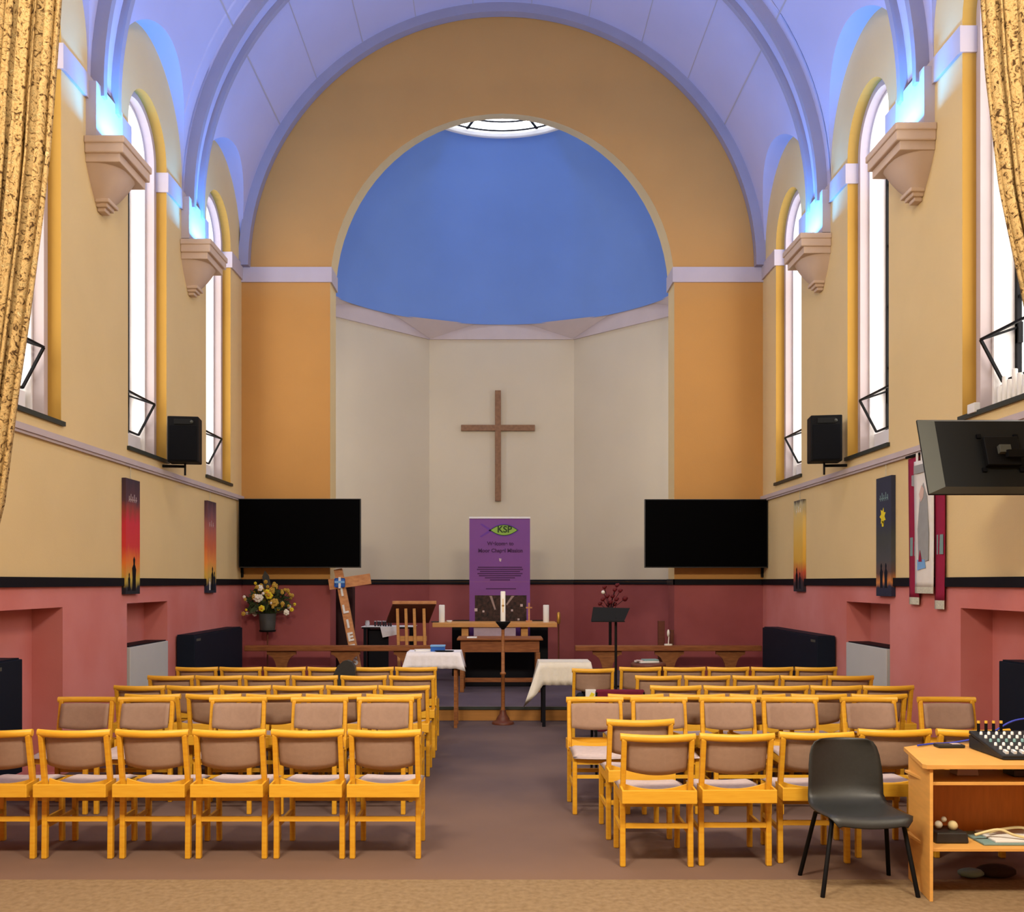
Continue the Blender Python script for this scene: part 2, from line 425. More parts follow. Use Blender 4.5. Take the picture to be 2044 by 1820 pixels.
# barrel vault with lunettes cut by each window bay
RL, ZL = 1.10, 6.80
def zmin(y, wins):
    for c in wins:
        d = abs(y - c)
        if d < RL: return ZL + math.sqrt(RL * RL - d * d)
    return 6.58
ys = []
y = Y0
while y < YB: ys.append(y); y += 0.06
ys.append(YB)
for c in LW + RW:
    for e in (-RL, -RL * 0.999, RL * 0.999, RL, -RL * .98, RL * .98): ys.append(c + e)
ys = sorted(v for v in ys if Y0 <= v <= YB)
v = MB(); NT = 64; vs = []; fs = []
for y in ys:
    zl, zr = zmin(y, LW), zmin(y, RW)
    al = math.asin((zl - ZV) / RV); ar = math.asin((zr - ZV) / RV)
    for k in range(NT + 1):
        a = ar + (PI - al - ar) * k / NT
        vs.append(Vector((XC + RV * math.cos(a), y, ZV + RV * math.sin(a))))
for i in range(len(ys) - 1):
    for k in range(NT):
        a = i * (NT + 1) + k; fs.append((a, a + 1, a + NT + 2, a + NT + 1))
v.add(vs, fs, 'vault', True)
for X, sg, wins in ((XL, -1, LW), (XR, 1, RW)):
    for c in wins:
        vs = []; N = 36
        for i in range(N + 1):
            a = PI * i / N; yy = c + RL * math.cos(a); zz = ZL + RL * math.sin(a)
            xb = math.sqrt(RV * RV - (zz - ZV) ** 2)
            vs += [Vector((X + sg * 0.02, yy, zz)), Vector((XC + sg * xb, yy, zz))]
        vs = [Vector((X + sg * 0.02, c + RL, 6.58)), Vector((X, c + RL, 6.58))] + vs + [Vector((X + sg * 0.02, c - RL, 6.58)), Vector((X, c - RL, 6.58))]
        v.add([p for p in vs], [(2 * i, 2 * i + 1, 2 * i + 3, 2 * i + 2) for i in range(len(vs) // 2 - 1)], 'vault', True)
struct(v.build('ceiling', fixn=False))
# seams of the vault boards
t = MB()
for k in (1, 3, 5, 7, 9):
    for s_ in (-1, 1):
        a = PI / 2 + s_ * math.radians(6.4 * k)
        wd = 0.006 if k < 9 else 0.011
        c = Vector((XC + (RV - 0.004) * math.cos(a), 0, ZV + (RV - 0.004) * math.sin(a)))
        tg = Vector((-math.sin(a), 0, math.cos(a))) * wd
        v4 = [c - tg + Vector((0, Y0, 0)), c + tg + Vector((0, Y0, 0)), c + tg + Vector((0, YB, 0)), c - tg + Vector((0, YB, 0))]
        t.add(v4, [(0, 1, 2, 3)], 'seam')
struct(t.build('trim_20', fixn=False))

def riba(yl, yr, wdt, dep, m, a0=-2.0, start_z=None, mb=None, off=0.0):
    """arch rib across the vault from corbel yl (left) to yr (right)"""
    t = mb or MB(); N = 72; vs = []; fs = []
    for k in range(N + 1):
        a = math.radians(a0) + (PI - 2 * math.radians(a0)) * k / N
        yy = yr + (yl - yr) * k / N
        for r, dy in ((RV + 0.01, -wdt / 2), (RV - dep, -wdt / 2), (RV - dep, wdt / 2), (RV + 0.01, wdt / 2)):
            vs.append(Vector((XC + r * math.cos(a), yy + dy + off, ZV + r * math.sin(a))))
    for i in range(N):
        for j in range(4):
            fs.append((i * 4 + j, i * 4 + (j + 1) % 4, i * 4 + 4 + (j + 1) % 4, i * 4 + 4 + j))
    fs += [(0, 1, 2, 3), (N * 4 + 3, N * 4 + 2, N * 4 + 1, N * 4)]
    t.add(vs, fs, m, False)
    return t
for k in range(len(LC)):
    t = MB()
    riba(LC[k], RC[k], 0.075, 0.13, 'rib', -1.5, mb=t, off=-0.17)
    riba(LC[k], RC[k], 0.075, 0.13, 'rib', -1.5, mb=t, off=0.17)
    riba(LC[k], RC[k], 0.27, 0.055, 'vault', 1.0, mb=t, off=0)
    struct(t.build('trim_%d' % (21 + k)))
t = riba(YB - 0.08, YB - 0.08, 0.14, 0.14, 'rib', 0.2)
struct(t.build('trim_30'))

# pier stubs above the corbels and the corbels
side_word = {-1: 'left', 1: 'right'}
place_word = ['', '', '%s wall beside the curtain', '%s wall, middle one', '%s wall nearest the arch']
for X, sg, cs in ((XL, -1, LC), (XR, 1, RC)):
    for k, c in enumerate(cs):
        if k < 2: continue
        st = MB(); st.lim(X, X - sg * 0.10, c - 0.31, c + 0.31, 6.02, 6.54, 'lavwhite')
        struct(st.build('trim_%d' % ((40 if sg < 0 else 50) + k)))
        r = thing('corbel', 'moulded stone-coloured corbel with blue light above it, ' + place_word[k] % side_word[sg], 'corbel', (X, c, 5.4))
        sh = MB(); z = 0.0
        sh.lim(0, -sg * 0.33, -0.32, 0.32, 0.36, 0.60, 'stone', 0.006)
        sh.lim(0, -sg * 0.37, -0.345, 0.345, 0.44, 0.60, 'stone', 0.012)
        sh.lim(0, -sg * 0.385, -0.36, 0.36, 0.53, 0.60, 'stone', 0.012)
        sh.build('shelf', r)
        co = MB(); prof = [(0.09, 0.05), (0.12, 0.09), (0.165, 0.14), (0.21, 0.20), (0.255, 0.27), (0.305, 0.36)]
        vs = []; n = 12
        for rr, zz in prof:
            for j in range(n + 1):
                a = PI * j / n
                vs.append(Vector((-sg * (rr * 1.0) * math.sin(a) ** 0.7 if 0 < j < n else 0, rr * math.copysign(abs(math.cos(a)) ** 0.7, math.cos(a)), zz)))
        fs = [(i * (n + 1) + j, i * (n + 1) + j + 1, (i + 1) * (n + 1) + j + 1, (i + 1) * (n + 1) + j) for i in range(len(prof) - 1) for j in range(n)]
        co.add(vs, fs + [tuple(range(n + 1))], 'stone', True); co.build('console', r)
        kn = MB()
        kn.lim(0, -sg * 0.14, -0.12, 0.12, 0.06, 0.10, 'stone', 0.01); kn.lim(0, -sg * 0.11, -0.09, 0.09, 0.025, 0.07, 'stone', 0.01)
        kn.lim(0, -sg * 0.08, -0.06, 0.06, -0.01, 0.03, 'stone', 0.01); kn.build('pendant_knob', r)
        u = thing('uplight', 'small blue uplight lying on the corbel shelf ' + place_word[k] % side_word[sg], 'light', (X - sg * 0.24, c, 6.002))
        b = MB(); b.lim(-0.06, 0.06, -0.26, 0.26, 0, 0.035, 'white', 0.004); b.build('housing', u)
        L = bpy.data.lights.new('uplight lamp', 'AREA'); L.shape = 'RECTANGLE'; L.size = 0.1; L.size_y = 0.5
        L.energy = 60; L.color = (0.03, 0.31, 1.0)
        lo = bpy.data.objects.new('uplight_lamp', L); COL.objects.link(lo)
        lo.location = (X - sg * 0.25, c, 6.06); lo.rotation_euler = (PI, -sg * 0.12, 0)

# apse: half octagon
YA = 17.4; aph = 3.28; hs = aph * math.tan(PI / 8); YCa = YA - aph
poly = [(XC - aph, YB + TH), (XC - aph, YCa + hs), (XC - hs, YA), (XC + hs, YA), (XC + aph, YCa + hs), (XC + aph, YB + TH)]
w = MB()
for i in range(5):
    (xa, ya), (xb, yb) = poly[i], poly[i + 1]
    vs = [Vector((xa, ya, 0)), Vector((xb, yb, 0)), Vector((xb, yb, 1.75)), Vector((xa, ya, 1.75)), Vector((xb, yb, 6.6)), Vector((xa, ya, 6.6))]
    w.add(vs, [(0, 1, 2, 3)], 'maroon'); w.add(vs, [(3, 2, 4, 5)], 'apse')
struct(w.build('wall_apse', fixn=False))
def offpoly(d):
    r = []
    a2 = aph - d; h2 = a2 * math.tan(PI / 8)
    return [(XC - a2, YB + TH), (XC - a2, YCa + h2), (XC - h2, YA - d), (XC + h2, YA - d), (XC + a2, YCa + h2), (XC + a2, YB + TH)]
def ring(z0, z1, d, m):
    t = MB(); A = poly; B = offpoly(d)
    for i in range(5):
        vs = [Vector((A[i][0], A[i][1], z0)), Vector((A[i + 1][0], A[i + 1][1], z0)), Vector((B[i + 1][0], B[i + 1][1], z0)), Vector((B[i][0], B[i][1], z0))]
        vs += [v_ + Vector((0, 0, z1 - z0)) for v_ in vs]
        t.add(vs, [(0, 1, 2, 3), (4, 5, 6, 7), (3, 2, 6, 7), (0, 1, 5, 4)], m)
    return t
struct(ring(1.705, 1.79, 0.03, 'black').build('trim_11'))
t = ring(6.29, 6.58, 0.04, 'lavwhite')
B = offpoly(0.045)
for i in (1, 2, 3, 4):          # squinch triangles in the corners
    c = Vector((B[i][0], B[i][1], 6.30))
    pa = Vector((B[i - 1][0], B[i - 1][1], 0)); pb = Vector((B[i + 1][0], B[i + 1][1], 0)); cc = Vector((c.x, c.y, 0))
    a1 = cc + (pa - cc).normalized() * 0.85; b1 = cc + (pb - cc).normalized() * 0.85
    mid = (a1 + b1) / 2
    t.add([c, Vector((a1.x, a1.y, 6.575)), Vector((b1.x, b1.y, 6.575)), Vector((c.x, c.y, 6.575))], [(0, 1, 2), (0, 1, 3), (0, 2, 3)], 'lavwhite')
struct(t.build('trim_12', fixn=False))
# dome
RD, RO, ZO = 3.22, 1.61, 9.30
rz = (ZO - 6.56) / math.sqrt(1 - (RO / RD) ** 2)
d = MB(); vs = []; fs = []; NA, NP = 64, 20; tmax = math.acos(RO / RD)
for i in range(NP + 1):
    t_ = tmax * i / NP
    for k in range(NA + 1):
        rc = RD * math.cos(t_); a0_ = math.asin((YB + TH - YCa) / rc); a = a0_ + (PI - 2 * a0_) * k / NA
        vs.append(Vector((XC + RD * math.cos(t_) * math.cos(a), YCa + RD * math.cos(t_) * math.sin(a), 6.56 + rz * math.sin(t_))))
fs = [(i * (NA + 1) + k, i * (NA + 1) + k + 1, (i + 1) * (NA + 1) + k + 1, (i + 1) * (NA + 1) + k) for i in range(NP) for k in range(NA)]
d.add(vs, fs, 'dome', True)
# flat soffit between octagon and dome foot
outer = [(XC - aph - .1, YB + TH), (XC - aph - .1, YCa + hs), (XC - hs, YA + .1), (XC + hs, YA + .1), (XC + aph + .1, YCa + hs), (XC + aph + .1, YB + TH)]
inner = []
a0 = math.asin((YB + TH - YCa) / RD)
for k in range(41):
    a = a0 + (PI - 2 * a0) * k / 40; inner.append((XC + RD * math.cos(a), YCa + RD * math.sin(a)))
pl = outer + inner
tri = tessellate_polygon([[Vector((a, b, 0)) for a, b in pl]])
d.add([Vector((a, b, 6.578)) for a, b in pl], list(tri), 'lavwhite')
struct(d.build('ceiling_apse', fixn=False))
# skylight
sk = MB(); NA = 64; vs = []; YW0 = YB + TH + 0.001
def sang(r, k, n=64):
    a0_ = math.asin((YW0 - YCa) / r); return a0_ + (PI - 2 * a0_) * k / n
for z, r in ((ZO - 0.02, RO + 0.02), (ZO - 0.02, RO - 0.05), (ZO + 0.075, RO - 0.06)):
    for k in range(NA + 1): a = sang(r, k); vs.append(Vector((XC + r * math.cos(a), YCa + r * math.sin(a), z)))
sk.add(vs, [(j * (NA + 1) + k, j * (NA + 1) + k + 1, (j + 1) * (NA + 1) + k + 1, (j + 1) * (NA + 1) + k) for j in (0, 1) for k in range(NA)], 'white', True)
so = struct(sk.build('window_skylight', fixn=False))
g = MB(); g.add([Vector((XC + (RO - .06) * math.cos(sang(RO - .06, k)), YCa + (RO - .06) * math.sin(sang(RO - .06, k)), ZO + 0.09)) for k in range(NA + 1)], [tuple(range(NA + 1))], 'sky')
g.build('skylight_pane', so, fixn=False)
b = MB()
for k in (1, 3, 5, 6.2, 1.8, 7):
    a = PI * k / 8
    dr = Vector((math.cos(a), math.sin(a), 0)); c0 = Vector((XC, YCa, ZO + 0.045)); st_ = (YW0 - YCa + .02) / math.sin(a)
    if st_ > RO - 0.2 or k in (6.2, 1.8): continue
    b.bar(c0 + dr * st_, c0 + dr * (RO - 0.08), 0.04, 0.02, 'black')
for r in (RO - 0.12, RO - 0.42):
    pts = [Vector((XC + r * math.cos(sang(r, k)), YCa + r * math.sin(sang(r, k)), ZO + 0.045)) for k in range(1, NA)]
    b.tube(pts, 0.014, 'black', 6, False)
b.build('glazing_bars', so)
# unseen glowing side windows, added to light the diagonal apse walls
for k, sx in enumerate((-1, 1)):
    x = XC + sx * (aph - 0.02)
    g = MB(); g.plate(rect(YB + TH + 0.12, YCa + hs - 0.08, 2.6, 5.7), [], 0, lambda a, b, t: Vector((x, a, b)), 'glassapse')
    wo = struct(g.build('window_%d' % (20 + k), fixn=False))
    fr = MB(); fr.plate(rect(YB + TH + 0.08, YCa + hs - 0.04, 2.56, 5.74), [rect(YB + TH + 0.14, YCa + hs - 0.1, 2.62, 5.68)], 0.03, lambda a, b, t: Vector((x - sx * (t + 0.002), a, b)), 'white')
    fr.build('window_frame', wo)

# floors
YST = 11.70
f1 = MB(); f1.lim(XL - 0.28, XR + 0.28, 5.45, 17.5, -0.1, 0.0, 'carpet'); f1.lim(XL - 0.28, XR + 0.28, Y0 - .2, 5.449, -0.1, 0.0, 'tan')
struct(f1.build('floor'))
f2 = MB(); f2.lim(XL, XR, YST, YB, 0.001, 0.165, 'ccarpet'); f2.lim(XC - aph, XC + aph, YB, 17.4, 0.001, 0.165, 'ccarpet')
struct(f2.build('floor_chancel'))
t = MB(); t.lim(XL + 0.01, XR - 0.01, YST - 0.02, YST - 0.001, 0.002, 0.14, 'stepwood'); t.lim(XL + 0.01, XR - 0.01, YST - 0.035, YST + 0.02, 0.14, 0.175, 'sill')
t.lim(XL + 0.01, XR - 0.01, YST + 0.02, YST + 0.05, 0.16, 0.172, 'lavwhite')
struct(t.build('trim_13'))

# ---------------------------------------------------------------- wooden chairs
def make_chair():
    r = thing('wooden_chair', '', 'chair')
    bk = MB(); N = 12; vs = []; hw = 0.229
    sec = [(0.018 * math.cos(2 * PI * j / 10), 0.024 * math.sin(2 * PI * j / 10)) for j in range(10)]
    for i in range(N + 1):
        u = -1 + 2 * i / N; yy = -0.310 + 0.045 * u * u
        for a, b_ in sec: vs.append(Vector((hw * u, yy + a, 0.80 + b_ + 0.004 * u * u)))
    fs = [(i * 10 + j, i * 10 + (j + 1) % 10, (i + 1) * 10 + (j + 1) % 10, (i + 1) * 10 + j) for i in range(N) for j in range(10)]
    bk.add(vs, fs, 'beechx', True); bk.add(vs, [tuple(range(10)), tuple(range(N * 10, N * 10 + 10))], 'beechx')
    bk.build('top_rail', r)
    br = MB(); vs = []; N = 12; K = 6
    for s_ in (0, 1):
        for i in range(N + 1):
            u = -1 + 2 * i / N
            for k in range(K + 1):
                q = k / K; z = 0.775 - q * (0.185 - 0.012 * u * u * 0)
                z -= q * 0.024 * (1 - u * u)
                th = 0.014 * (1 - (2 * q - 1) ** 6 * 0.5)
                yc = -0.285 + 0.04 * u * u + 0.045 * q
                vs.append(Vector((0.190 * u, yc + (-th if s_ == 0 else th), z)))
    A = (N + 1) * (K + 1)
    fs = []
    for s_ in (0, 1):
        for i in range(N):
            for k in range(K):
                a = s_ * A + i * (K + 1) + k; fs.append((a, a + 1, a + K + 2, a + K + 1))
    for i in range(N):
        for k in (0, K):
            a = i * (K + 1) + k; fs.append((a, a + K + 1, a + K + 1 + A, a + A))
    for k in range(K):
        for i in (0, N):
            a = i * (K + 1) + k; fs.append((a, a + 1, a + 1 + A, a + A))
    br.add(vs, fs, 'fabric', True); br.build('backrest', r)
    for s_ in (-1, 1):
        l = MB()
        l.bar((s_ * 0.208, -0.215, 0.0), (s_ * 0.208, -0.205, 0.44), 0.034, 0.038, 'beech', bev=0.006)
        l.bar((s_ * 0.208, -0.207, 0.43), (s_ * 0.205, -0.272, 0.795), 0.032, 0.034, 'beech', bev=0.006)
        l.build('rear_leg', r)
        l = MB(); l.bar((s_ * 0.20, 0.19, 0.0), (s_ * 0.20, 0.185, 0.43), 0.034, 0.034, 'beech', bev=0.006); l.build('front_leg', r)
    fr = MB()
    fr.lim(-0.19, 0.19, 0.175, 0.195, 0.375, 0.43, 'beechx')
    fr.lim(-0.213, -0.195, -0.20, 0.18, 0.38, 0.43, 'beech'); fr.lim(0.195, 0.213, -0.20, 0.18, 0.38, 0.43, 'beech')
    # scooped back rail
    pts = [(-0.19, 0.385), (0.19, 0.385)] + [(0.19 - 0.38 * i / 10, 0.502 - 0.034 * (1 - (abs(i - 5) / 5) ** 2.2)) for i in range(11)]
    fr.prism(pts, 0.018, 'beechx', lambda a, b_, t_: Vector((a, -0.20 + t_, b_)))
    fr.build('seat_frame', r)
    c = MB(); vs = []; NX, NY = 10, 10
    for s_ in (1, 0):
        for i in range(NX + 1):
            u = -1 + 2 * i / NX
            for j in range(NY + 1):
                v_ = -1 + 2 * j / NY
                e = (1 - u ** 8) * (1 - v_ ** 8); e = max(0, e) ** 0.5
                x = 0.215 * u; yy = 0.025 + 0.205 * v_
                z = 0.444 - 0.016 * max(0, v_) ** 2 + (0.024 * e - 0.012 * (1 - u * u) if s_ else -0.016 * e)
                vs.append(Vector((x, yy, z)))
    A = (NX + 1) * (NY + 1); fs = []
    for s_ in (0, 1):
        for i in range(NX):
            for j in range(NY):
                a = s_ * A + i * (NY + 1) + j; fs.append((a, a + 1, a + NY + 2, a + NY + 1))
    for i in range(NX):
        for j in (0, NY):
            a = i * (NY + 1) + j; fs.append((a, a + NY + 1, a + NY + 1 + A, a + A))
    for j in range(NY):
        for i in (0, NX):
            a = i * (NY + 1) + j; fs.append((a, a + 1, a + 1 + A, a + A))
    c.add(vs, fs, 'cushion', True); c.build('seat_cushion', r)
    b = MB()
    b.lim(-0.226, 0.226, -0.335, -0.320, 0.412, 0.492, 'beechx', 0.003)
    for s_ in (-1, 1):
        b.bar((s_ * 0.220, -0.325, 0.452), (s_ * 0.219, -0.17, 0.46), 0.012, 0.078, 'beech')
    b.lim(-0.215, 0.215, -0.325, -0.228, 0.412, 0.420, 'beech')
    b.build('book_box', r)
    s2 = MB(); s2.lim(-0.192, 0.192, -0.222, -0.204, 0.235, 0.265, 'beechx'); s2.build('rear_stretcher', r)
    s2 = MB(); s2.lim(-0.184, 0.184, 0.182, 0.196, 0.27, 0.295, 'beechx'); s2.build('front_stretcher', r)
    for s_ in (-1, 1):
        s3 = MB(); s3.lim(s_ * 0.204 - 0.009, s_ * 0.204 + 0.009, -0.197, 0.175, 0.19, 0.218, 'beech'); s3.build('side_stretcher', r)
    return r
proto = make_chair(); used = [False]
ORD = ['first', 'second', 'third', 'fourth', 'fifth', 'sixth', 'seventh']
def chair(px, yrail, facing=1, rot=0.0, label='', group=''):
    """px: pixel of the top rail's middle, yrail: depth of the rail"""
    o = proto if not used[0] else copy_tree(proto); used[0] = True
    X = (px - CX) * yrail / F
    a = rot if facing > 0 else PI + rot
    off = 0.30
    o.location = (X - (-off * -math.sin(a)), yrail + off * math.cos(a), 0)
    o.rotation_euler = (0, 0, a)
    o['label'] = label; o['group'] = group
    return o
def dep(y): return 1757.5 / (y - HY)
rows = [
    ('left front', 'left', dep(1465), 1, [766, 612, 455, 300, 143, -14], 'nearest row'),
    ('right front', 'right', [dep(1474), dep(1473), dep(1470), 5.80, 5.80], 1, [1315, 1474, 1633, 1790, 1948], 'nearest row'),
    ('left turned', 'left', 7.47, -1, [771, 640, 478, 297, 177], 'row turned to face the camera'),
    ('right turned', 'right', 7.47, -1, [1186, 1313, 1450, 1573, 1730, 1885], 'row turned to face the camera'),
    ('left third', 'left', 7.62, 1, [786, 665, 545, 424, 302], 'row just behind the turned chairs'),
    ('right third', 'right', 7.62, 1, [1270, 1393, 1514, 1637, 1758], 'row just behind the turned chairs'),
    ('left fourth', 'left', dep(1374), 1, [806, 701, 594, 488, 382, 276], 'third row from the chancel step'),
    ('right fourth', 'right', dep(1374), 1, [1350, 1457, 1565, 1671, 1776], 'third row from the chancel step'),
    ('left fifth', 'left', dep(1353.5), 1, [822, 725, 627, 531, 435, 339], 'second row from the chancel step'),
    ('right fifth', 'right', dep(1353.5), 1, [1315, 1413, 1510, 1606, 1700], 'second row from the chancel step'),
    ('left sixth', 'left', dep(1336), 1, [830, 743, 655, 567, 479, 391], 'row nearest the chancel step'),
    ('right sixth', 'right', dep(1336), 1, [1279, 1367, 1455, 1543, 1631], 'row nearest the chancel step'),
]
for nm, sd, yr, fc, xs, words in rows:
    for i, px in enumerate(xs):
        lab = 'brown-backed chair, %s from the aisle on the %s, %s' % (ORD[i], sd, words)
        chair(px, yr[i] if isinstance(yr, list) else yr, fc, random.uniform(-0.01, 0.01) if fc > 0 else random.uniform(-0.03, 0.03), lab, 'wooden chairs, %s side, %s' % (sd, words))
chair(1185, 9.88, 1, 0.02, 'lone end chair by the aisle on the right with bags in its book box', 'wooden chairs, right side, row nearest the chancel step')
chair(1280, 6.22, 1, 0.03, 'chair pushed out behind the right nearest row, half hidden by its first chair', 'wooden chairs, right side, nearest row')

# ---------------------------------------------------------------- black plastic chair in the foreground
r = thing('plastic_chair', 'black moulded plastic chair with splayed metal legs beside the desk', 'chair', (2.06, 5.33, 0))
sh = MB(); vs = []; NU, NV = 16, 18
# profile (y, z) from front lip of seat to top of back ; chair faces -Y (towards the viewer)
prof = [(-0.235, 0.395), (-0.225, 0.432), (-0.19, 0.445), (-0.10, 0.437), (0.0, 0.430), (0.09, 0.432), (0.15, 0.447), (0.19, 0.485), (0.212, 0.54), (0.225, 0.60), (0.235, 0.66), (0.245, 0.72), (0.252, 0.765), (0.256, 0.795), (0.258, 0.812)]
wid = [0.19, 0.22, 0.237, 0.240, 0.240, 0.238, 0.232, 0.225, 0.222, 0.220, 0.216, 0.208, 0.195, 0.175, 0.14]
for s_ in (0, 1):
    for i, ((yy, zz), ww) in enumerate(zip(prof, wid)):
        for j in range(NU + 1):
            u = -1 + 2 * j / NU
            back = min(1, max(0, (zz - 0.45) / 0.12))
            curl = u ** 4
            y2 = yy - back * (0.05 * u * u) ; z2 = zz + (1 - back) * (0.018 * u ** 2 - 0.012 * max(0, abs(u) - 0.88) / 0.12)
            if s_: y2 += 0.006 * back; z2 -= 0.006 * (1 - back)
            vs.append(Vector((ww * u, y2, z2)))
A = len(prof) * (NU + 1); fs = []
for s_ in (0, 1):
    for i in range(len(prof) - 1):
        for j in range(NU):
            a = s_ * A + i * (NU + 1) + j; fs.append((a, a + 1, a + NU + 2, a + NU + 1))
for i in range(len(prof) - 1):
    for j in (0, NU): a = i * (NU + 1) + j; fs.append((a, a + NU + 1, a + NU + 1 + A, a + A))
for j in range(NU):
    for i in (0, len(prof) - 1): a = i * (NU + 1) + j; fs.append((a, a + 1, a + 1 + A, a + A))
sh.add(vs, fs, 'blackplastic', True); sh.build('seat_shell', r)
for sx in (-1, 1):
    l = MB(); l.tube([(sx * 0.19, -0.10, 0.425), (sx * 0.20, -0.15, 0.40), (sx * 0.265, -0.19, 0.0)], 0.0125, 'blackmetal', 10); l.build('front_leg', r)
    l = MB(); l.tube([(sx * 0.19, 0.02, 0.42), (sx * 0.205, 0.10, 0.40), (sx * 0.265, 0.20, 0.0)], 0.0125, 'blackmetal', 10); l.build('rear_leg', r)
l = MB(); l.tube([(-0.2, -0.13, 0.405), (0.2, -0.13, 0.405)], 0.009, 'blackmetal'); l.tube([(-0.2, 0.08, 0.405), (0.2, 0.08, 0.405)], 0.009, 'blackmetal'); l.build('under_frame', r)

# ---------------------------------------------------------------- desk with mixer
DX0, DX1 = 2.36, 3.55; DY0, DY1 = 5.07, 5.80
r = thing('computer_desk', 'beech laminate computer desk with shelves in the right foreground', 'desk', ((DX0 + DX1) / 2, 5.4, 0))
ox, oy = (DX0 + DX1) / 2, 5.4
def dl(mb, x0, x1, y0, y1, z0, z1, m, bev=0.0): return mb.lim(x0 - ox, x1 - ox, y0 - oy, y1 - oy, z0, z1, m, bev)
t = MB(); pts = [(2.33, 5.06), (3.60, 5.06), (3.60, 5.83), (2.60, 5.83), (2.43, 5.62)]
pts = [(2.345, 5.055), (3.60, 5.055), (3.60, 5.84), (2.58, 5.84), (2.405, 5.56), (2.31, 5.13)]
pts = [(2.335, 5.055), (3.60, 5.055), (3.60, 5.735), (2.66, 5.735), (2.45, 5.61), (2.325, 5.09)]
t.prism(pts, 0.022, 'desk', lambda a, b_, t_: Vector((a - ox, b_ - oy, 0.728 + t_))); t.build('desk_top', r)
t = MB(); t.bar((2.366 - ox, 5.07 - oy, 0.3635), (2.425 - ox, 5.47 - oy, 0.3635), 0.018, 0.727, 'desk', bev=0.002); t.build('side_panel', r)
t = MB(); dl(t, DX1 - 0.018, DX1, DY0, 5.70, 0.0, 0.727, 'desk', 0.002); t.build('side_panel', r)
t = MB(); dl(t, DX0 + 0.02, DX1 - 0.02, 5.09, 5.44, 0.632, 0.648, 'desk', 0.002); t.build('keyboard_shelf', r)
t = MB(); dl(t, DX0 + 0.02, DX1 - 0.02, 5.09, 5.44, 0.268, 0.286, 'desk', 0.002); t.build('lower_shelf', r)
t = MB(); dl(t, DX0 + 0.07, DX1 - 0.02, 5.445, 5.457, 0.20, 0.60, 'deskin'); t.build('back_panel', r)
# mixer
r = thing('mixing_desk', 'dark sound mixer with rows of white knobs on the desk top', 'mixer', (3.13, 5.38, 0.7555))
b = MB()
rotm = Matrix.Rotation(0.22, 3, 'X')
b.box((0, 0, 0.052), (0.62, 0.38, 0.02), 'mixer', rot=rotm, bev=0.004)
b.prism([(-0.19, 0.0), (0.19, 0.0), (0.19, 0.075), (-0.19, 0.005)], 0.61, 'mixer', lambda a, b_, t_: Vector((-0.305 + t_, a, b_)))
b.build('body', r)
for rr in range(6):
    kn = MB()
    for cc in range(12):
        yy = -0.15 + rr * 0.055; xx = -0.27 + cc * 0.046
        p = rotm @ Vector((xx, yy, 0.016)) + Vector((0, 0, 0.045))
        if rr == 0: kn.box(p + Vector((0, 0, 0.008)), (0.016, 0.034, 0.016), 'knob', rot=rotm)
        else: kn.lathe([(0.009, 0), (0.008, 0.016), (0.004, 0.019)], p, 'knob' if rr in (1, 5) else ('cyan' if rr % 2 else 'knob'), 8)
    kn.build('knob_row', r)
for cc in range(4):
    pl = MB(); q = rotm @ Vector((-0.26 + cc * 0.045, 0.175, 0.015)) + Vector((0, 0, 0.045))
    pl.tube([q, q + Vector((0, 0.0, 0.05))], 0.009, 'blackmetal', 8); pl.tube([q + Vector((0, 0, 0.05)), q + Vector((0, 0.0, 0.065))], 0.009, 'gold', 8); pl.build('jack_plug', r)
def cable(name, label, pts, rad, m, cat='cable'):
    c = MB(); P_ = [Vector(p) for p in pts]; out = []
    for i in range(len(P_) - 1):
        p0 = P_[max(0, i - 1)]; p1 = P_[i]; p2 = P_[i + 1]; p3 = P_[min(len(P_) - 1, i + 2)]
        for k in range(6):
            t_ = k / 6
            out.append(0.5 * ((2 * p1) + (p2 - p0) * t_ + (2 * p0 - 5 * p1 + 4 * p2 - p3) * t_ ** 2 + (3 * p1 - p0 - 3 * p2 + p3) * t_ ** 3))
    out.append(P_[-1]); c.tube(out, rad, m, 6)
    return tag(c.build(name), label, cat)
cable('blue_cable', 'blue cable arching over the mixer and along the back edge of the desk', [(2.53, 5.60, 0.761), (2.66, 5.67, 0.760), (2.80, 5.70, 0.762), (2.98, 5.67, 0.81), (3.12, 5.64, 0.90), (3.25, 5.64, 0.915), (3.40, 5.66, 0.87)], 0.006, 'cable')
b = MB(); b.box((0, 0, 0.009), (0.16, 0.075, 0.018), 'blackplastic', bev=0.004)
r = thing('radio_receiver', 'flat black box with a pale label on the back edge of the desk', 'receiver', (2.72, 5.60, 0.752)); b.build('body', r)
b = MB(); b.lim(0.01, 0.06, -0.02, 0.02, 0.019, 0.021, 'spot'); b.build('label_plate', r)
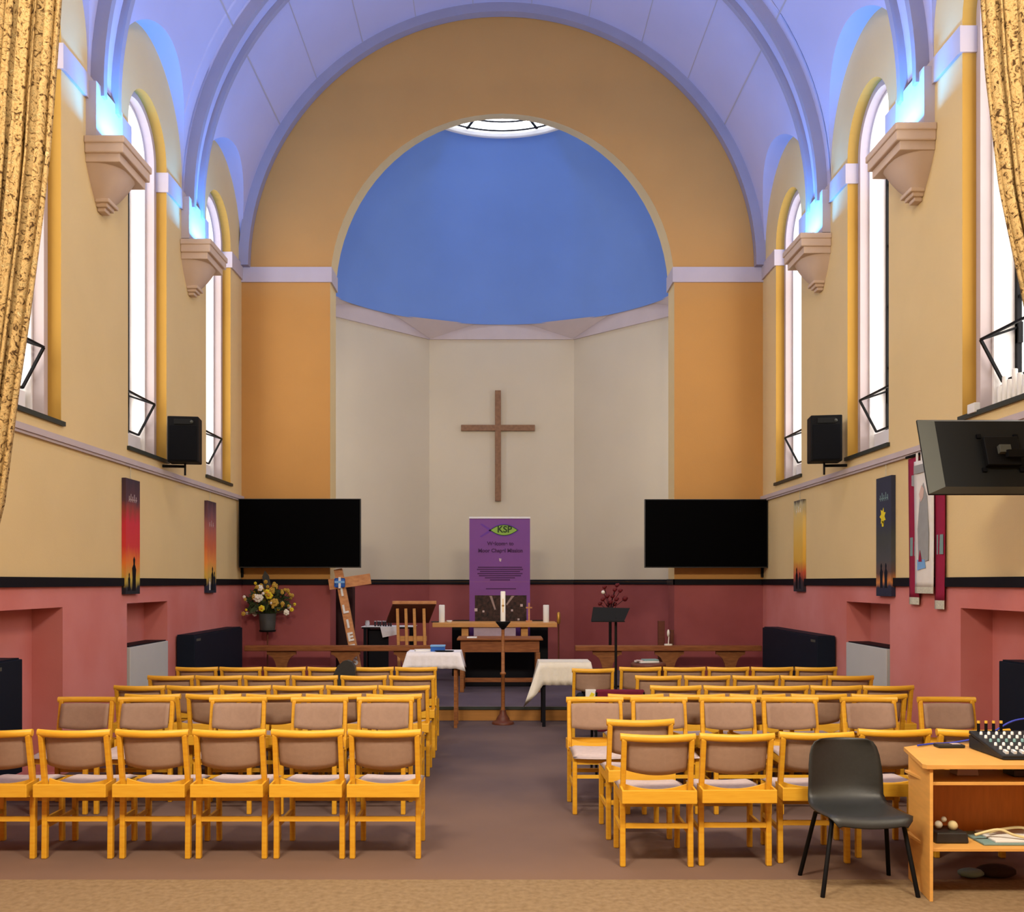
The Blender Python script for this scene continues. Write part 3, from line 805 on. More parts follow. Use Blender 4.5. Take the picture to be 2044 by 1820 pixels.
# things on the shelves of the desk
r = thing('electronic_device', 'black device with pale round fittings on the lower desk shelf', 'device', (2.535, 5.26, 0.288))
b = MB(); b.box((0, 0, 0.03), (0.17, 0.16, 0.06), 'blackplastic', bev=0.008, taper=(1.1, 1.05)); b.build('body', r)
for k, (x, z, rr) in enumerate(((-0.05, 0.09, 0.022), (0.03, 0.085, 0.028), (-0.02, 0.12, 0.016))):
    b = MB(); b.ball((x, -0.02, z - 0.0), rr, 'fringe' if k != 1 else 'cream_cable', 10); b.build('fitting', r)
b = MB(); b.lim(-0.17, 0.17, -0.13, 0.13, 0.0, 0.012, 'teal', 0.003); b.lim(-0.10, 0.22, -0.12, 0.11, 0.012, 0.024, 'paper', 0.003)
tag(b.build('folder', loc=(2.86, 5.27, 0.287)), 'teal and white folders lying on the lower desk shelf', 'folder')
cable('cream_cable', 'cream coloured coiled cable on the folders of the lower desk shelf', [(2.68, 5.22, 0.325), (2.80, 5.20, 0.36), (2.88, 5.18, 0.335), (2.97, 5.16, 0.32), (3.03, 5.22, 0.325), (2.98, 5.28, 0.35), (2.86, 5.28, 0.34), (2.78, 5.25, 0.33)], 0.008, 'cream_cable')
b = MB(); b.ball((0, 0, 0.06), 0.13, 'brownbag', 14, (1.1, 0.6, 0.46)); b.ball((0.12, 0.0, 0.042), 0.09, 'brownbag', 12, (1.2, 0.6, 0.46))
tag(b.build('cloth_bag', loc=(3.27, 5.30, 0.288)), 'crumpled dark brown bag on the lower desk shelf', 'bag')
b = MB(); b.box((0, 0, 0.03), (0.11, 0.08, 0.06), 'spot', bev=0.004, taper=(1.15, 1.1))
tag(b.build('small_box', loc=(2.66, 5.30, 0.650)), 'small pale box on the upper desk shelf under the top', 'box')
b = MB(); b.box((0, 0, 0.02), (0.24, 0.12, 0.04), 'blackplastic', bev=0.006)
tag(b.build('keyboard_box', loc=(3.02, 5.28, 0.650)), 'black electronic box on the upper desk shelf', 'device')
b = MB(); b.ball((0, 0, 0.035), 0.10, 'brownbag', 12, (1.2, 0.7, 0.4)); b.ball((-.16, -.02, 0.03), 0.08, 'teal', 12, (1.0, 0.6, 0.35))
tag(b.build('floor_clutter', loc=(2.95, 5.5, 0.0)), 'small dark bundle on the carpet under the desk', 'bundle')

# ---------------------------------------------------------------- curtains
def curtain(side, label, edge, width):
    sg = -1 if side == 'left' else 1
    m = MB(); NZ = 60; NU = 150; vs = []
    z0, z1 = 1.35, 7.0
    def ex(z):
        for (za, xa), (zb, xb) in zip(edge, edge[1:]):
            if za >= z >= zb: return xa + (xb - xa) * (za - z) / (za - zb)
        return edge[-1][1]
    for i in range(NZ + 1):
        z = z1 + (z0 - z1) * i / NZ; e = ex(z)
        wz = width * (1.0 - 0.35 * max(0, (4.5 - z) / 3))
        for j in range(NU + 1):
            u = j / NU
            ph = 2 * PI * 11 * (u ** 0.9)
            x = e + sg * (u * wz + 0.012 * math.sin(ph * 2 + z * 0.3))
            yy = 5.27 - 0.085 * abs(math.sin(ph * 0.65 + 0.2 * z)) ** 0.7 + 0.014 * math.sin(ph * 2.3 + z)
            vs.append(Vector((x, yy, z)))
    fs = [(i * (NU + 1) + j, i * (NU + 1) + j + 1, (i + 1) * (NU + 1) + j + 1, (i + 1) * (NU + 1) + j) for i in range(NZ) for j in range(NU)]
    m.add(vs, fs, 'curtain', True)
    o = m.build('stage_curtain', fixn=False)
    so_ = o.modifiers.new('th', 'SOLIDIFY'); so_.thickness = 0.006
    return tag(o, label, 'curtain', 'gold curtains framing the hall')
curtain('left', 'gold patterned curtain drawn aside at the left edge', [(7.0, -2.36), (5.01, -2.455), (4.17, -2.515), (3.75, -2.56), (3.27, -2.625), (2.76, -2.70), (2.2, -2.78), (1.35, -3.0)], 1.1)
curtain('right', 'gold patterned curtain drawn aside at the upper right edge', [(7.0, 2.64), (5.01, 2.70), (4.6, 2.725), (3.95, 2.80), (3.67, 2.86), (3.27, 2.95), (2.76, 3.08), (1.35, 3.5)], 0.9)
t = MB(); t.tube([(XL, 5.22, 7.03), (XR, 5.22, 7.03)], 0.025, 'brass', 10)
tag(t.build('curtain_pole'), 'brass pole across the hall from which both gold curtains hang', 'pole')

# ---------------------------------------------------------------- televisions
def tv(px0, px1, py0, py1, Y, label):
    a = P(px0, py1, Y); b_ = P(px1, py0, Y)
    c = (a + b_) / 2; w_, h_ = b_.x - a.x, b_.z - a.z
    r = thing('wall_television', label, 'television', (c.x, Y, a.z))
    m = MB(); m.box((0, 0.03, h_ / 2), (w_, 0.05, h_), 'blackplastic', bev=0.004); m.build('casing', r)
    m = MB(); m.lim(-w_ / 2 + 0.012, w_ / 2 - 0.012, 0.0, 0.006, 0.015, h_ - 0.012, 'screen'); m.build('screen', r)
    m = MB(); m.lim(-0.25, 0.25, 0.056, YB - Y - 0.002, h_ / 2 - 0.2, h_ / 2 + 0.2, 'blackmetal'); m.build('wall_bracket', r)
    return r
a = tv(476, 720, 995, 1133, 13.92, 'large black television at the left of the chancel arch above the flowers')
b = tv(1287, 1533, 996, 1133, 13.92, 'large black television at the right of the chancel arch')
# cables under the televisions
cable('television_cable', 'black cable down the corner below the left television', [(-3.925, 14.15, 2.05), (-3.93, 14.19, 1.90), (-3.93, 14.19, 1.82)], 0.02, 'blackmetal')
cable('television_cable', 'black cable down the corner below the right television', [(4.025, 14.15, 2.05), (4.03, 14.19, 1.90), (4.03, 14.19, 1.82)], 0.02, 'blackmetal')
# monitor seen from behind
YT = 6.55
r = thing('television_monitor', 'black flat television seen from behind on the right wall', 'television', (3.50, YT, 2.64))
rt = Matrix.Rotation(-0.33, 3, 'X')
def rb(mb, c, d, m, bev=0, taper=None): mb.box(rt @ Vector(c), d, m, rot=rt, bev=bev, taper=taper)
m = MB(); rb(m, (0, 0.02, 0), (1.0, 0.02, 0.585), 'tvback', 0.004); m.build('casing', r)
m = MB()
q = [Vector((-0.5, 0.01, -0.29)), Vector((0.5, 0.01, -0.29)), Vector((0.5, 0.01, 0.29)), Vector((-0.5, 0.01, 0.29)),
     Vector((-0.40, -0.035, -0.255)), Vector((0.40, -0.035, -0.255)), Vector((0.40, -0.035, 0.255)), Vector((-0.40, -0.035, 0.255))]
q = [rt @ v_ for v_ in q]
m.add(q, [(0, 1, 5, 4), (1, 2, 6, 5), (2, 3, 7, 6), (3, 0, 4, 7)], 'tvrim'); m.add(q, [(4, 5, 6, 7)], 'tvback'); m.build('back_cover', r)
m = MB(); rb(m, (0.02, -0.06, 0.0), (0.24, 0.05, 0.22), 'blackmetal', 0.006); rb(m, (0.02, -0.10, -0.0), (0.08, 0.04, 0.06), 'tvrim', 0.004)
for sx in (-1, 1):
    for sz in (-1, 1): rb(m, (0.02 + sx * 0.13, -0.04, sz * 0.13), (0.03, 0.02, 0.03), 'grille')
m.build('mounting_plate', r)
m = MB(); m.bar((0.02, -0.13, 0), (0.545, -0.13, 0), 0.04, 0.05, 'blackmetal'); m.lim(0.53, 0.549, -0.2, -0.06, -0.15, 0.15, 'blackmetal'); m.build('wall_arm', r)

# ---------------------------------------------------------------- wall loudspeakers
def spk(px, py, X, sg, label):
    Y = X * F / (px - CX); c = P(px, py, Y)
    r = thing('loudspeaker', label, 'speaker', (c.x, Y, c.z - 0.265), rz=-sg * 0.22 if sg < 0 else -0.18)
    r.rotation_euler = (0, 0, 0.16 if sg < 0 else -0.16)
    m = MB(); m.box((0, 0.13, 0.265), (0.35, 0.26, 0.53), 'speaker', bev=0.012); m.build('cabinet', r)
    m = MB(); m.box((0, -0.004, 0.22), (0.30, 0.012, 0.40), 'grille', bev=0.003); m.build('grille', r)
    m = MB(); m.lathe([(0.05, 0), (0.05, 0.01), (0.02, 0.002)], (0, 0, 0), 'blackplastic', 16)
    m = MB(); m.box((0.0, -0.006, 0.465), (0.20, 0.012, 0.06), 'tvback', bev=0.004); m.ball((0.10, -0.008, 0.465), 0.02, 'tvrim', 8); m.build('horn', r)
    m = MB(); m.bar((0, 0.20, -0.03), (sg * 0.27, 0.20 , -0.03), 0.03, 0.03, 'blackmetal'); m.tube([(0.0, 0.15, 0.02), (0.0, 0.15, -0.14)], 0.012, 'blackmetal'); m.build('bracket', r)
    return r
spk(365, 876, -3.66, -1, 'black loudspeaker on the left wall between the two far windows')
spk(1650, 874, 3.76, 1, 'black loudspeaker on the right wall between the two far windows')

# ---------------------------------------------------------------- radiators
def rad(X, sg, y0, y1, z0, z1, dpt, m_, label, gap=0.02):
    r = thing('radiator', label, 'radiator', (X, (y0 + y1) / 2, z0))
    L = (y1 - y0) / 2; h = z1 - z0
    b = MB(); b.lim(-sg * gap, -sg * dpt, -L, L, 0, h, m_, 0.006); b.build('casing', r)
    b = MB(); b.lim(-sg * gap, -sg * (dpt - 0.02), -L + 0.02, L - 0.02, h + 0.001, h + 0.012, 'black' if m_ == 'radwhite' else 'navy'); b.build('top_strip', r)  # on pale radiators this black strip paints in the shadow gap
    if m_ == 'navy':
        b = MB(); b.lim(-sg * dpt, -sg * (dpt + 0.003), -L + 0.06, -L + 0.22, h - 0.07, h - 0.04, 'tvrim'); b.build('maker_plate', r)
    return r
rad(XL, -1, 11.30, 13.40, 0.2, 1.09, 0.24, 'navy', 'long dark navy radiator on the left wall beside the chancel rail')
rad(XR, 1, 11.10, 13.40, 0.2, 1.09, 0.24, 'navy', 'long dark navy radiator on the right wall beside the chancel rail')
rad(XL - 0.26, -1, 9.88, 11.02 - 0.01, 0.15, 1.05, 0.28, 'radwhite', 'pale grey radiator in the left wall recess')
rad(XR + 0.26, 1, 9.64, 10.76, 0.15, 1.05, 0.28, 'radwhite', 'pale grey radiator in the right wall recess')
rad(XL - 0.26, -1, 7.25, 7.80, 0.15, 1.10, 0.2, 'navy', 'dark radiator in the recess at the left edge of the view')
rad(XR + 0.26, 1, 7.0, 7.62, 0.15, 1.10, 0.2, 'navy', 'dark radiator in the recess at the right edge of the view')

# ---------------------------------------------------------------- painted canvases on the walls
def canvas(X, sg, y0, y1, z0, z1, stops, label, figs, nz=0.1):
    M['cv' + label] = rampmat('painting ' + label[:20], stops, 0, z1 - z0, nz)
    r = thing('painted_hanging', label, 'painting', (X, (y0 + y1) / 2, z0))
    L = (y1 - y0) / 2
    b = MB(); b.lim(-sg * 0.002, -sg * 0.045, -L, L, 0, z1 - z0, 'cv' + label); b.build('canvas', r)
    b = MB()
    for pts, mm in figs:
        b.prism([(u * L, v_ * (z1 - z0)) for u, v_ in pts], 0.002, mm, lambda a, b_, t_: Vector((-sg * (0.0455 + t_), a, b_)))
    b.build('painted_figures', r)
    b = MB(); b.tube([(-sg * 0.02, 0, z1 - z0), (-sg * 0.02, 0, z1 - z0 + 0.16)], 0.003, 'fringe', 6); b.build('hanging_cord', r)
    return r
def person_sil(u, s_, h0=0.03):
    return [(u - .22 * s_, h0), (u - .2 * s_, h0 + .10 * s_), (u - .25 * s_, h0 + .17 * s_), (u - .08 * s_, h0 + .2 * s_), (u - .12 * s_, h0 + .235 * s_), (u, h0 + .26 * s_), (u + .12 * s_, h0 + .235 * s_), (u + .08 * s_, h0 + .2 * s_), (u + .24 * s_, h0 + .16 * s_), (u + .18 * s_, h0 + .1 * s_), (u + .2 * s_, h0)]
def scribble(z, m_='spot', n=5):
    out = []
    for k in range(n):
        u = -0.6 + 1.2 * k / n
        out.append(([(u, z), (u + 0.06, z), (u + 0.10, z + 0.05 + 0.02 * (k % 2)), (u + 0.04, z + 0.05 + 0.02 * (k % 2))], m_))
        out.append(([(u, z + 0.005), (u + 0.18, z + 0.02), (u + 0.18, z + 0.027), (u, z + 0.012)], m_))
    return out
canvas(XL, -1, 9.70, 10.08, 1.62, 2.84, [(0, (16, 18, 30)), (.06, (24, 24, 36)), (.14, (196, 170, 70)), (.28, (226, 120, 44)), (.42, (206, 52, 50)), (.62, (200, 44, 60)), (.74, (150, 60, 50)), (.82, (86, 52, 60)), (1, (56, 40, 52))],
       'narrow red and black flame painting hung on the left wall', [(person_sil(.15, 1.15), 'black'), (person_sil(-.55, .6), 'black')] + scribble(.80))
canvas(XL, -1, 12.42, 12.80, 1.60, 2.84, [(0, (18, 22, 44)), (.1, (30, 34, 58)), (.2, (206, 170, 70)), (.34, (232, 146, 66)), (.5, (206, 104, 62)), (.7, (170, 96, 84)), (.85, (122, 78, 84)), (1, (66, 44, 56))],
       'narrow orange sunset painting hung on the left wall near the television', [(person_sil(.1, 1.0), 'black'), (person_sil(.55, .8), 'navy'), (person_sil(-.5, .5), 'whitep')] + scribble(.72, 'spot', 3))
canvas(XR, 1, 12.22, 12.60, 1.62, 2.84, [(0, (30, 26, 36)), (.1, (60, 34, 40)), (.2, (190, 80, 50)), (.34, (220, 170, 60)), (.6, (226, 184, 84)), (.85, (222, 190, 110)), (.95, (190, 180, 140)), (1, (80, 70, 60))],
       'narrow yellow painting hung on the right wall near the television', [(person_sil(.3, .9), 'black'), (person_sil(-.4, .7), 'navy')] + scribble(.86, 'whitep', 3))
star = [(0.1 + (0.42 if k % 2 == 0 else 0.22) * math.cos(2 * PI * k / 14), .67 + (0.075 if k % 2 == 0 else 0.045) * math.sin(2 * PI * k / 14)) for k in range(14)]
canvas(XR, 1, 9.46, 9.84, 1.60, 2.84, [(0, (26, 30, 54)), (.07, (30, 34, 60)), (.12, (206, 130, 60)), (.20, (90, 66, 60)), (.3, (70, 70, 72)), (.5, (58, 62, 60)), (.62, (44, 48, 70)), (1, (40, 44, 62))],
       'narrow dark blue star painting hung on the right wall', [(star, 'yellow'), ([(.0, .585), (.2, .585), (.25, .63), (-.05, .63)], 'yellow'), (person_sil(-.3, .8, .07), 'navy'), (person_sil(.3, .8, .07), 'navy')] + scribble(.80, 'teal', 5), 0.05)

# textile banner
r = thing('textile_banner', 'tall maroon and white fringed church banner on the right wall below the monitor', 'banner', (XR, 8.70, 1.5))
def strip(name, y0, y1, z0, z1, off, m_, wav=0.006):
    b = MB(); vs = []; N = 24; K = 6
    for i in range(N + 1):
        z = z0 + (z1 - z0) * i / N
        for k in range(K + 1):
            y = y0 + (y1 - y0) * k / K
            vs.append(Vector((-off - wav * math.sin(k * 1.3 + z * 2), y - 8.70, z - 1.5)))
    b.add(vs, [(i * (K + 1) + k, i * (K + 1) + k + 1, (i + 1) * (K + 1) + k + 1, (i + 1) * (K + 1) + k) for i in range(N) for k in range(K)], m_, True)
    o = b.build(name, r, fixn=False); q_ = o.modifiers.new('t', 'SOLIDIFY'); q_.thickness = 0.006
    return o
b = MB(); b.tube([(-0.04, -0.40, 1.47), (-0.04, 0.42, 1.47)], 0.014, 'blackmetal'); b.build('rod', r)
strip('maroon_strip', 8.86, 9.08, 1.60, 2.95, 0.03, 'bannerred'); strip('maroon_strip', 8.36, 8.55, 1.58, 2.93, 0.03, 'bannerred')
strip('white_panel', 8.52, 8.90, 1.70, 2.90, 0.055, 'bannerwhite')
strip('white_fringe', 8.52, 8.90, 1.64, 1.70, 0.056, 'fringe'); strip('white_fringe', 8.86, 9.08, 1.53, 1.60, 0.031, 'fringe'); strip('white_fringe', 8.36, 8.55, 1.50, 1.58, 0.031, 'fringe')
b = MB()
for (pts, mm, o_) in (([(-.10, .45), (.10, .42), (.12, .75), (.06, 1.10), (.0, 1.18), (-.08, 1.05), (-.11, .7)], 'bannergrey', .066), ([(-.0, 1.04), (.05, 1.0), (.08, 1.08), (.03, 1.16), (-.02, 1.12)], 'skin', .069),
                      ([(-.18, 1.28), (.2, 1.28), (.2, 1.36), (-.18, 1.36)], 'bannergrey', .066), ([(-.05, .38), (.12, .36), (.12, .46), (-.03, .46)], 'lightblue', .069), ([(.02, .44), (.09, .44), (.06, .55)], 'bannerred', .072),
                      ([(.22, .50), (.34, .50), (.34, .68), (.22, .68)], 'teal', .038), ([(-.33, .50), (-.21, .50), (-.21, .68), (-.33, .68)], 'teal', .038), ([(.2, 1.16), (.30, 1.18), (.3, 1.28), (.2, 1.28)], 'bannergrey', .042)):
    b.prism(pts, 0.002, mm, lambda a, b_, t_: Vector((-(o_ + t_), a, b_)))
b.build('applique', r)
b = MB()
for k in range(4): b.lim(-0.056, -0.05, -0.16 + k * 0.10, -0.12 + k * 0.10, 1.39, 1.48, 'bannerwhite')
b.build('hanging_loops', r)

# sockets
b = MB(); b.lim(0, -0.035, -0.07, 0.07, 0, 0.11, 'paper', 0.004); tag(b.build('wall_socket', loc=(XR, 8.28, 0.42)), 'white double socket low on the right wall behind the end chair', 'socket')
b = MB(); b.lim(0, -0.05, -0.06, 0.06, 0, 0.08, 'paper', 0.004); tag(b.build('junction_box', loc=(XR, 7.86, 3.20 - 0.12 + .1)), 'small white box on the right wall above the monitor', 'box')
# candles on near right sill
for k in range(6):
    hgt = (0.20, 0.27, 0.23, 0.30, 0.25, 0.22)[k]
    b = MB(); b.lathe([(0.022, 0), (0.022, hgt), (0.014, hgt + 0.004)], (0, 0, 0), 'wax', 12)
    o = b.build('sill_candle', loc=(XR + 0.20 - 0.0 * k, RW[3] + 0.33 - 0.075 * k, ZSILL + 0.021))
    tag(o, 'one of the white candles standing in a row on the near right window sill', 'candle', 'white candles on the near right window sill')

# ---------------------------------------------------------------- chancel furniture
ZC = 0.166
# wall cross
r = thing('wall_cross', 'plain brown wooden cross fixed high on the apse wall', 'cross', (P(994, 1000, 17.3).x, 17.33, 3.26))
b = MB(); b.lim(-0.055, 0.055, 0, 0.05, 0, 2.07, 'crosswood', 0.004); b.build('upright', r)
b = MB(); b.lim(-0.69, 0.69, -0.002, 0.048, 1.315, 1.425, 'crosswood', 0.004); b.build('crossbar', r)
b = MB(); b.lim(-0.04, 0.04, 0.05, 0.07, 1.2, 1.5, 'darkwood'); b.build('wall_fixing', r)
# roller banner
YR = 15.35; sB = F / YR
a = P(937, 1035, YR); c2 = P(1058, 1035, YR); bw = c2.x - a.x; zt = a.z
r = thing('roller_banner', 'tall purple roller banner with a green fish logo behind the altar', 'banner', ((a.x + c2.x) / 2, YR, ZC))
hB = zt - ZC
b = MB(); b.lim(-bw / 2, bw / 2, -0.003, 0.003, 0.08, hB, 'purple'); pp_ = b.build('printed_panel', r)
b = MB(); b.lim(-bw / 2 - 0.005, bw / 2 + 0.005, -0.012, 0.012, hB, hB + 0.03, 'paper', 0.003); b.build('top_bar', r)
b = MB(); b.lim(-bw / 2 - 0.02, bw / 2 + 0.02, -0.1, 0.1, 0.0, 0.08, 'tvrim', 0.01); b.build('base', r)
b = MB(); b.tube([(0, 0.03, 0.08), (0, 0.03, hB)], 0.01, 'tvrim'); b.build('pole', r)
def bl(px, py):
    q = P(px, py, YR); return (q.x - (a.x + c2.x) / 2, q.z - ZC)
def bpoly(mb, pts, m_, off=0.004): mb.prism([bl(*p) for p in pts], 0.001, m_, lambda x, z, t_: Vector((x, -(off + t_), z)))
def lens(cx, cy, w_, h_, n=24):
    out = []
    for k in range(n): 
        t_ = -1 + 2 * k / n; out.append((cx + w_ * t_, cy - h_ * (1 - t_ * t_)))
    for k in range(n):
        t_ = 1 - 2 * k / n; out.append((cx + w_ * t_, cy + h_ * (1 - t_ * t_)))
    return out
b = MB(); bpoly(b, lens(1006, 1058, 31, 13), 'violet', .004); bpoly(b, [(958, 1046), (962, 1045), (982, 1057), (979, 1061)], 'violet', .0042); bpoly(b, [(957, 1071), (961, 1072), (982, 1060), (979, 1056)], 'violet', .0042)
bpoly(b, lens(1006, 1058, 28, 11), 'logodark', .0055); bpoly(b, lens(1006, 1058, 26, 9.6), 'logogreen', .007); b.build('fish_logo', pp_)
def text(body, px, py, size, m_, parent, off, name='lettering', bold=0.0, conv=bl, align='CENTER'):
    cu = bpy.data.curves.new(name, 'FONT'); cu.body = body; cu.size = size; cu.align_x = align; cu.align_y = 'CENTER'; cu.extrude = 0.0008; cu.offset = bold
    o = bpy.data.objects.new('tmp', cu); COL.objects.link(o)
    bpy.context.view_layer.update()
    me = bpy.data.meshes.new_from_object(o.evaluated_get(bpy.context.evaluated_depsgraph_get()))
    COL.objects.unlink(o); bpy.data.objects.remove(o)
    me.materials.clear(); me.materials.append(M[m_]); me.name = name
    t_ = bpy.data.objects.new(name, me); COL.objects.link(t_); t_.parent = parent
    x, z = conv(px, py); t_.location = (x, -off, z); t_.rotation_euler = (PI / 2, 0, 0)
    return t_
text('KSP', 1007, 1057, 0.15, 'logodark', pp_, 0.0095, bold=0.004)
text('Welcome to', 999, 1085, 0.085, 'purpled', pp_, 0.006, bold=0.003)
text('Moor Chapel Mission', 999, 1099, 0.085, 'purpled', pp_, 0.006, bold=0.003)
b = MB(); bpoly(b, [(996, 1114), (1001, 1115), (1000, 1121), (997, 1120)], 'spot')
for k in range(7):
    w_ = (44, 46, 40, 45, 42, 30, 20)[k]; bpoly(b, [(998 - w_, 1131 + k * 4.2), (998 + w_, 1131 + k * 4.2), (998 + w_, 1133.2 + k * 4.2), (998 - w_, 1133.2 + k * 4.2)], 'purpled')
bpoly(b, [(970, 1174), (1030, 1174), (1030, 1176), (970, 1176)], 'purpled'); b.build('printed_lines', pp_)
b = MB(); bpoly(b, [(948, 1188), (1051, 1188), (1051, 1240), (948, 1240)], 'photo', .004)
bpoly(b, [(977, 1189), (982, 1189), (990, 1216), (987, 1217)], 'beam', .0055); bpoly(b, [(1021, 1189), (1027, 1189), (1012, 1208), (1010, 1206)], 'beam', .0055)
for (x_, y_, q_) in ((1041, 1208, 2.5), (1022, 1218, 2), (950, 1217, 3), (965, 1220, 2), (1035, 1236, 2)): bpoly(b, [(x_ - q_, y_ - q_), (x_ + q_, y_ - q_), (x_ + q_, y_ + q_), (x_ - q_, y_ + q_)], 'spot', .0055)
b.build('printed_photo', pp_)
# black cupboard behind the banner
b = MB(); a = P(904, 1238, 15.9); c2 = P(1092, 1238, 15.9); b.lim(a.x, c2.x, 15.6, 16.1, ZC, a.z, 'blackmetal', 0.01)
tag(b.build('black_cabinet'), 'low black cabinet standing behind the purple banner and altar', 'cabinet')
# altar
YAl = 14.55
a = P(863, 1243, YAl); c2 = P(1112, 1243, YAl); cx = (a.x + c2.x) / 2
r = thing('altar_table', 'wide light oak altar table carrying pillar candles', 'altar', (cx, YAl, ZC)); hw = (c2.x - a.x) / 2; zt = a.z - ZC
b = MB(); b.lim(-hw, hw, 0, 0.62, zt - 0.07, zt, 'altarwood', 0.006); b.build('altar_top', r)
for sx in (-1, 1):
    b = MB(); b.lim(sx * 0.47 - 0.055, sx * 0.47 + 0.055, 0.08, 0.5, 0, zt - 0.071, 'altarwood', 0.004); b.build('leg', r)
b = MB(); b.lim(-0.33, 0.33, 0.03, 0.045, zt - 0.45, zt - 0.071, 'mauve'); setlab(b.build('frontal_cloth', r), 'mauve cloth frontal')
def pillar(px, py0, py1, Y, rad_, label, name='pillar_candle', grp=None):
    a = P(px, py1, Y); h = P(px, py0, Y).z - a.z
    r = thing(name, label, 'candle', (a.x, Y, a.z), group=grp)
    b = MB(); b.lathe([(rad_, 0), (rad_, h - 0.006), (rad_ - 0.006, h), (0.008, h - 0.004)], (0, 0, 0), 'wax', 20); wx = b.build('wax', r)
    b = MB(); b.tube([(0, 0, h - 0.005), (0, 0, h + 0.012)], 0.003, 'black', 6); b.build('wick', wx)
    return r
zal = a.z if False else P(863, 1243, YAl).z
Yc_ = YAl + 0.2
def onaltar(px): return ((px - CX) * Yc_ / F, Yc_, zal + 0.001)
for px, lab in ((882, 'thick white pillar candle on the left end of the altar'), (1090, 'thick white pillar candle on the right end of the altar')):
    r = thing('pillar_candle', lab, 'candle', onaltar(px), group='pillar candles on the altar')
    b = MB(); b.lathe([(0.047, 0), (0.047, 0.27), (0.04, 0.277), (0.01, 0.272)], (0, 0, 0), 'wax', 20); wx = b.build('wax', r)
    b = MB(); b.tube([(0, 0, 0.27), (0, 0, 0.287)], 0.003, 'black', 6); b.build('wick', wx)
r = thing('small_crucifix', 'small pinkish wooden cross standing on the altar', 'cross', onaltar(1056))
b = MB(); b.lim(-0.05, 0.05, -0.03, 0.03, 0, 0.03, 'pine', 0.003); b.build('foot', r)
b = MB(); b.lim(-0.013, 0.013, -0.01, 0.01, 0.03, 0.31, 'pine'); b.build('upright', r)
b = MB(); b.lim(-0.05, 0.05, -0.011, 0.009, 0.22, 0.245, 'pine'); b.build('crossbar', r)
r = thing('small_dish', 'small white dish with dark rim at the left end of the altar', 'dish', onaltar(897))
b = MB(); b.lathe([(0.03, 0), (0.05, 0.03), (0.046, 0.03), (0.02, 0.01)], (0, 0, 0), 'paper', 16); b.build('bowl', r)
b = MB(); b.box((0, 0, 0.008), (0.12, 0.12, 0.016), 'cupdark', bev=0.004); tag(b.build('dark_book', loc=(onaltar(871)[0] - .02, Yc_, zal + 0.001)), 'thin dark book at the left end of the altar', 'book')
# oak table in front
YT2 = 13.25
a = P(912, 1274, YT2); c2 = P(1084, 1274, YT2); cx = (a.x + c2.x) / 2; hw = (c2.x - a.x) / 2; zt = a.z - ZC
r = thing('communion_table', 'brown oak table with a deep apron in front of the altar', 'table', (cx, YT2, ZC))
b = MB(); b.lim(-hw, hw, 0, 0.6, zt - 0.03, zt, 'oakx', 0.006); b.build('table_top', r)
b = MB(); b.lim(-hw + 0.05, hw - 0.05, 0.05, 0.07, zt - 0.20, zt - 0.031, 'oakx'); b.lim(-hw + 0.05, hw - 0.05, 0.53, 0.55, zt - 0.20, zt - 0.031, 'oakx'); b.build('apron', r)
for sx in (-1, 1):
    for yy in (0.06, 0.54):
        b = MB(); b.lim(sx * (hw - 0.07) - 0.03, sx * (hw - 0.07) + 0.03, yy - 0.03, yy + 0.03, 0, zt - 0.205, 'oak', 0.004); b.build('leg', r)
b = MB(); b.lim(-hw + 0.1, hw - 0.1, 0.28, 0.32, 0.12, 0.18, 'oakx')
for sx in (-1, 1): b.lim(sx * (hw - 0.07) - 0.02, sx * (hw - 0.07) + 0.02, 0.09, 0.51, 0.12, 0.18, 'oak')
b.build('stretcher', r)
b = MB(); b.box((0, 0, 0.006), (0.14, 0.2, 0.012), 'paper'); tag(b.build('paper_sheets', loc=(P(942, 1274, 13.35).x, 13.40, ZC + zt + 0.001)), 'white papers on the left of the oak table', 'paper')
b = MB(); b.lim(-0.55, 0.55, 0, 0.35, 0, 0.52, 'black', 0.01); tag(b.build('black_block', loc=(cx, 14.02, ZC)), 'black block filling the dark void under the altar front', 'box')  # solid black put where the altar front is a dark void
# paschal candle stand
YP = 11.42
c = P(1004, 1438, YP)
r = thing('candle_stand', 'tall turned wooden candle stand in the aisle before the step', 'candlestick', (c.x, YP, 0))
zc_ = P(1004, 1240, YP).z
b = MB(); b.lathe([(0.135, 0.0), (0.135, 0.02), (0.12, 0.035), (0.085, 0.04), (0.08, 0.07), (0.06, 0.10), (0.045, 0.12), (0.035, 0.17)], (0, 0, 0), 'darkwood', 24); b.build('base', r)
b = MB(); b.lathe([(0.03, 0.17), (0.024, 0.20), (0.022, 0.60), (0.036, 0.61), (0.036, 0.63), (0.022, 0.64), (0.020, zc_ - 0.10)], (0, 0, 0), 'oak', 16); b.build('shaft', r)
b = MB(); b.lathe([(0.018, zc_ - 0.10), (0.05, zc_ - 0.06), (0.095, zc_ - 0.005), (0.09, zc_)], (0, 0, 0), 'blackmetal', 20); b.build('drip_cup', r)
hcan = P(1004, 1180, YP).z - zc_
r = thing('paschal_candle', 'tall thin white candle with small motif on the wooden stand', 'candle', (c.x, YP, zc_ + 0.001))
b = MB(); b.lathe([(0.031, 0), (0.030, hcan - 0.005), (0.024, hcan), (0.006, hcan - 0.003)], (0, 0, 0), 'wax', 20); wx = b.build('wax', r)
b = MB(); b.ball((0, -0.029, hcan * 0.52), 0.014, 'redberry', 10, (1, 0.3, 1)); b.lim(-0.004, 0.004, -0.033, -0.030, hcan * 0.30, hcan * 0.75, 'gold'); b.build('motif', r)
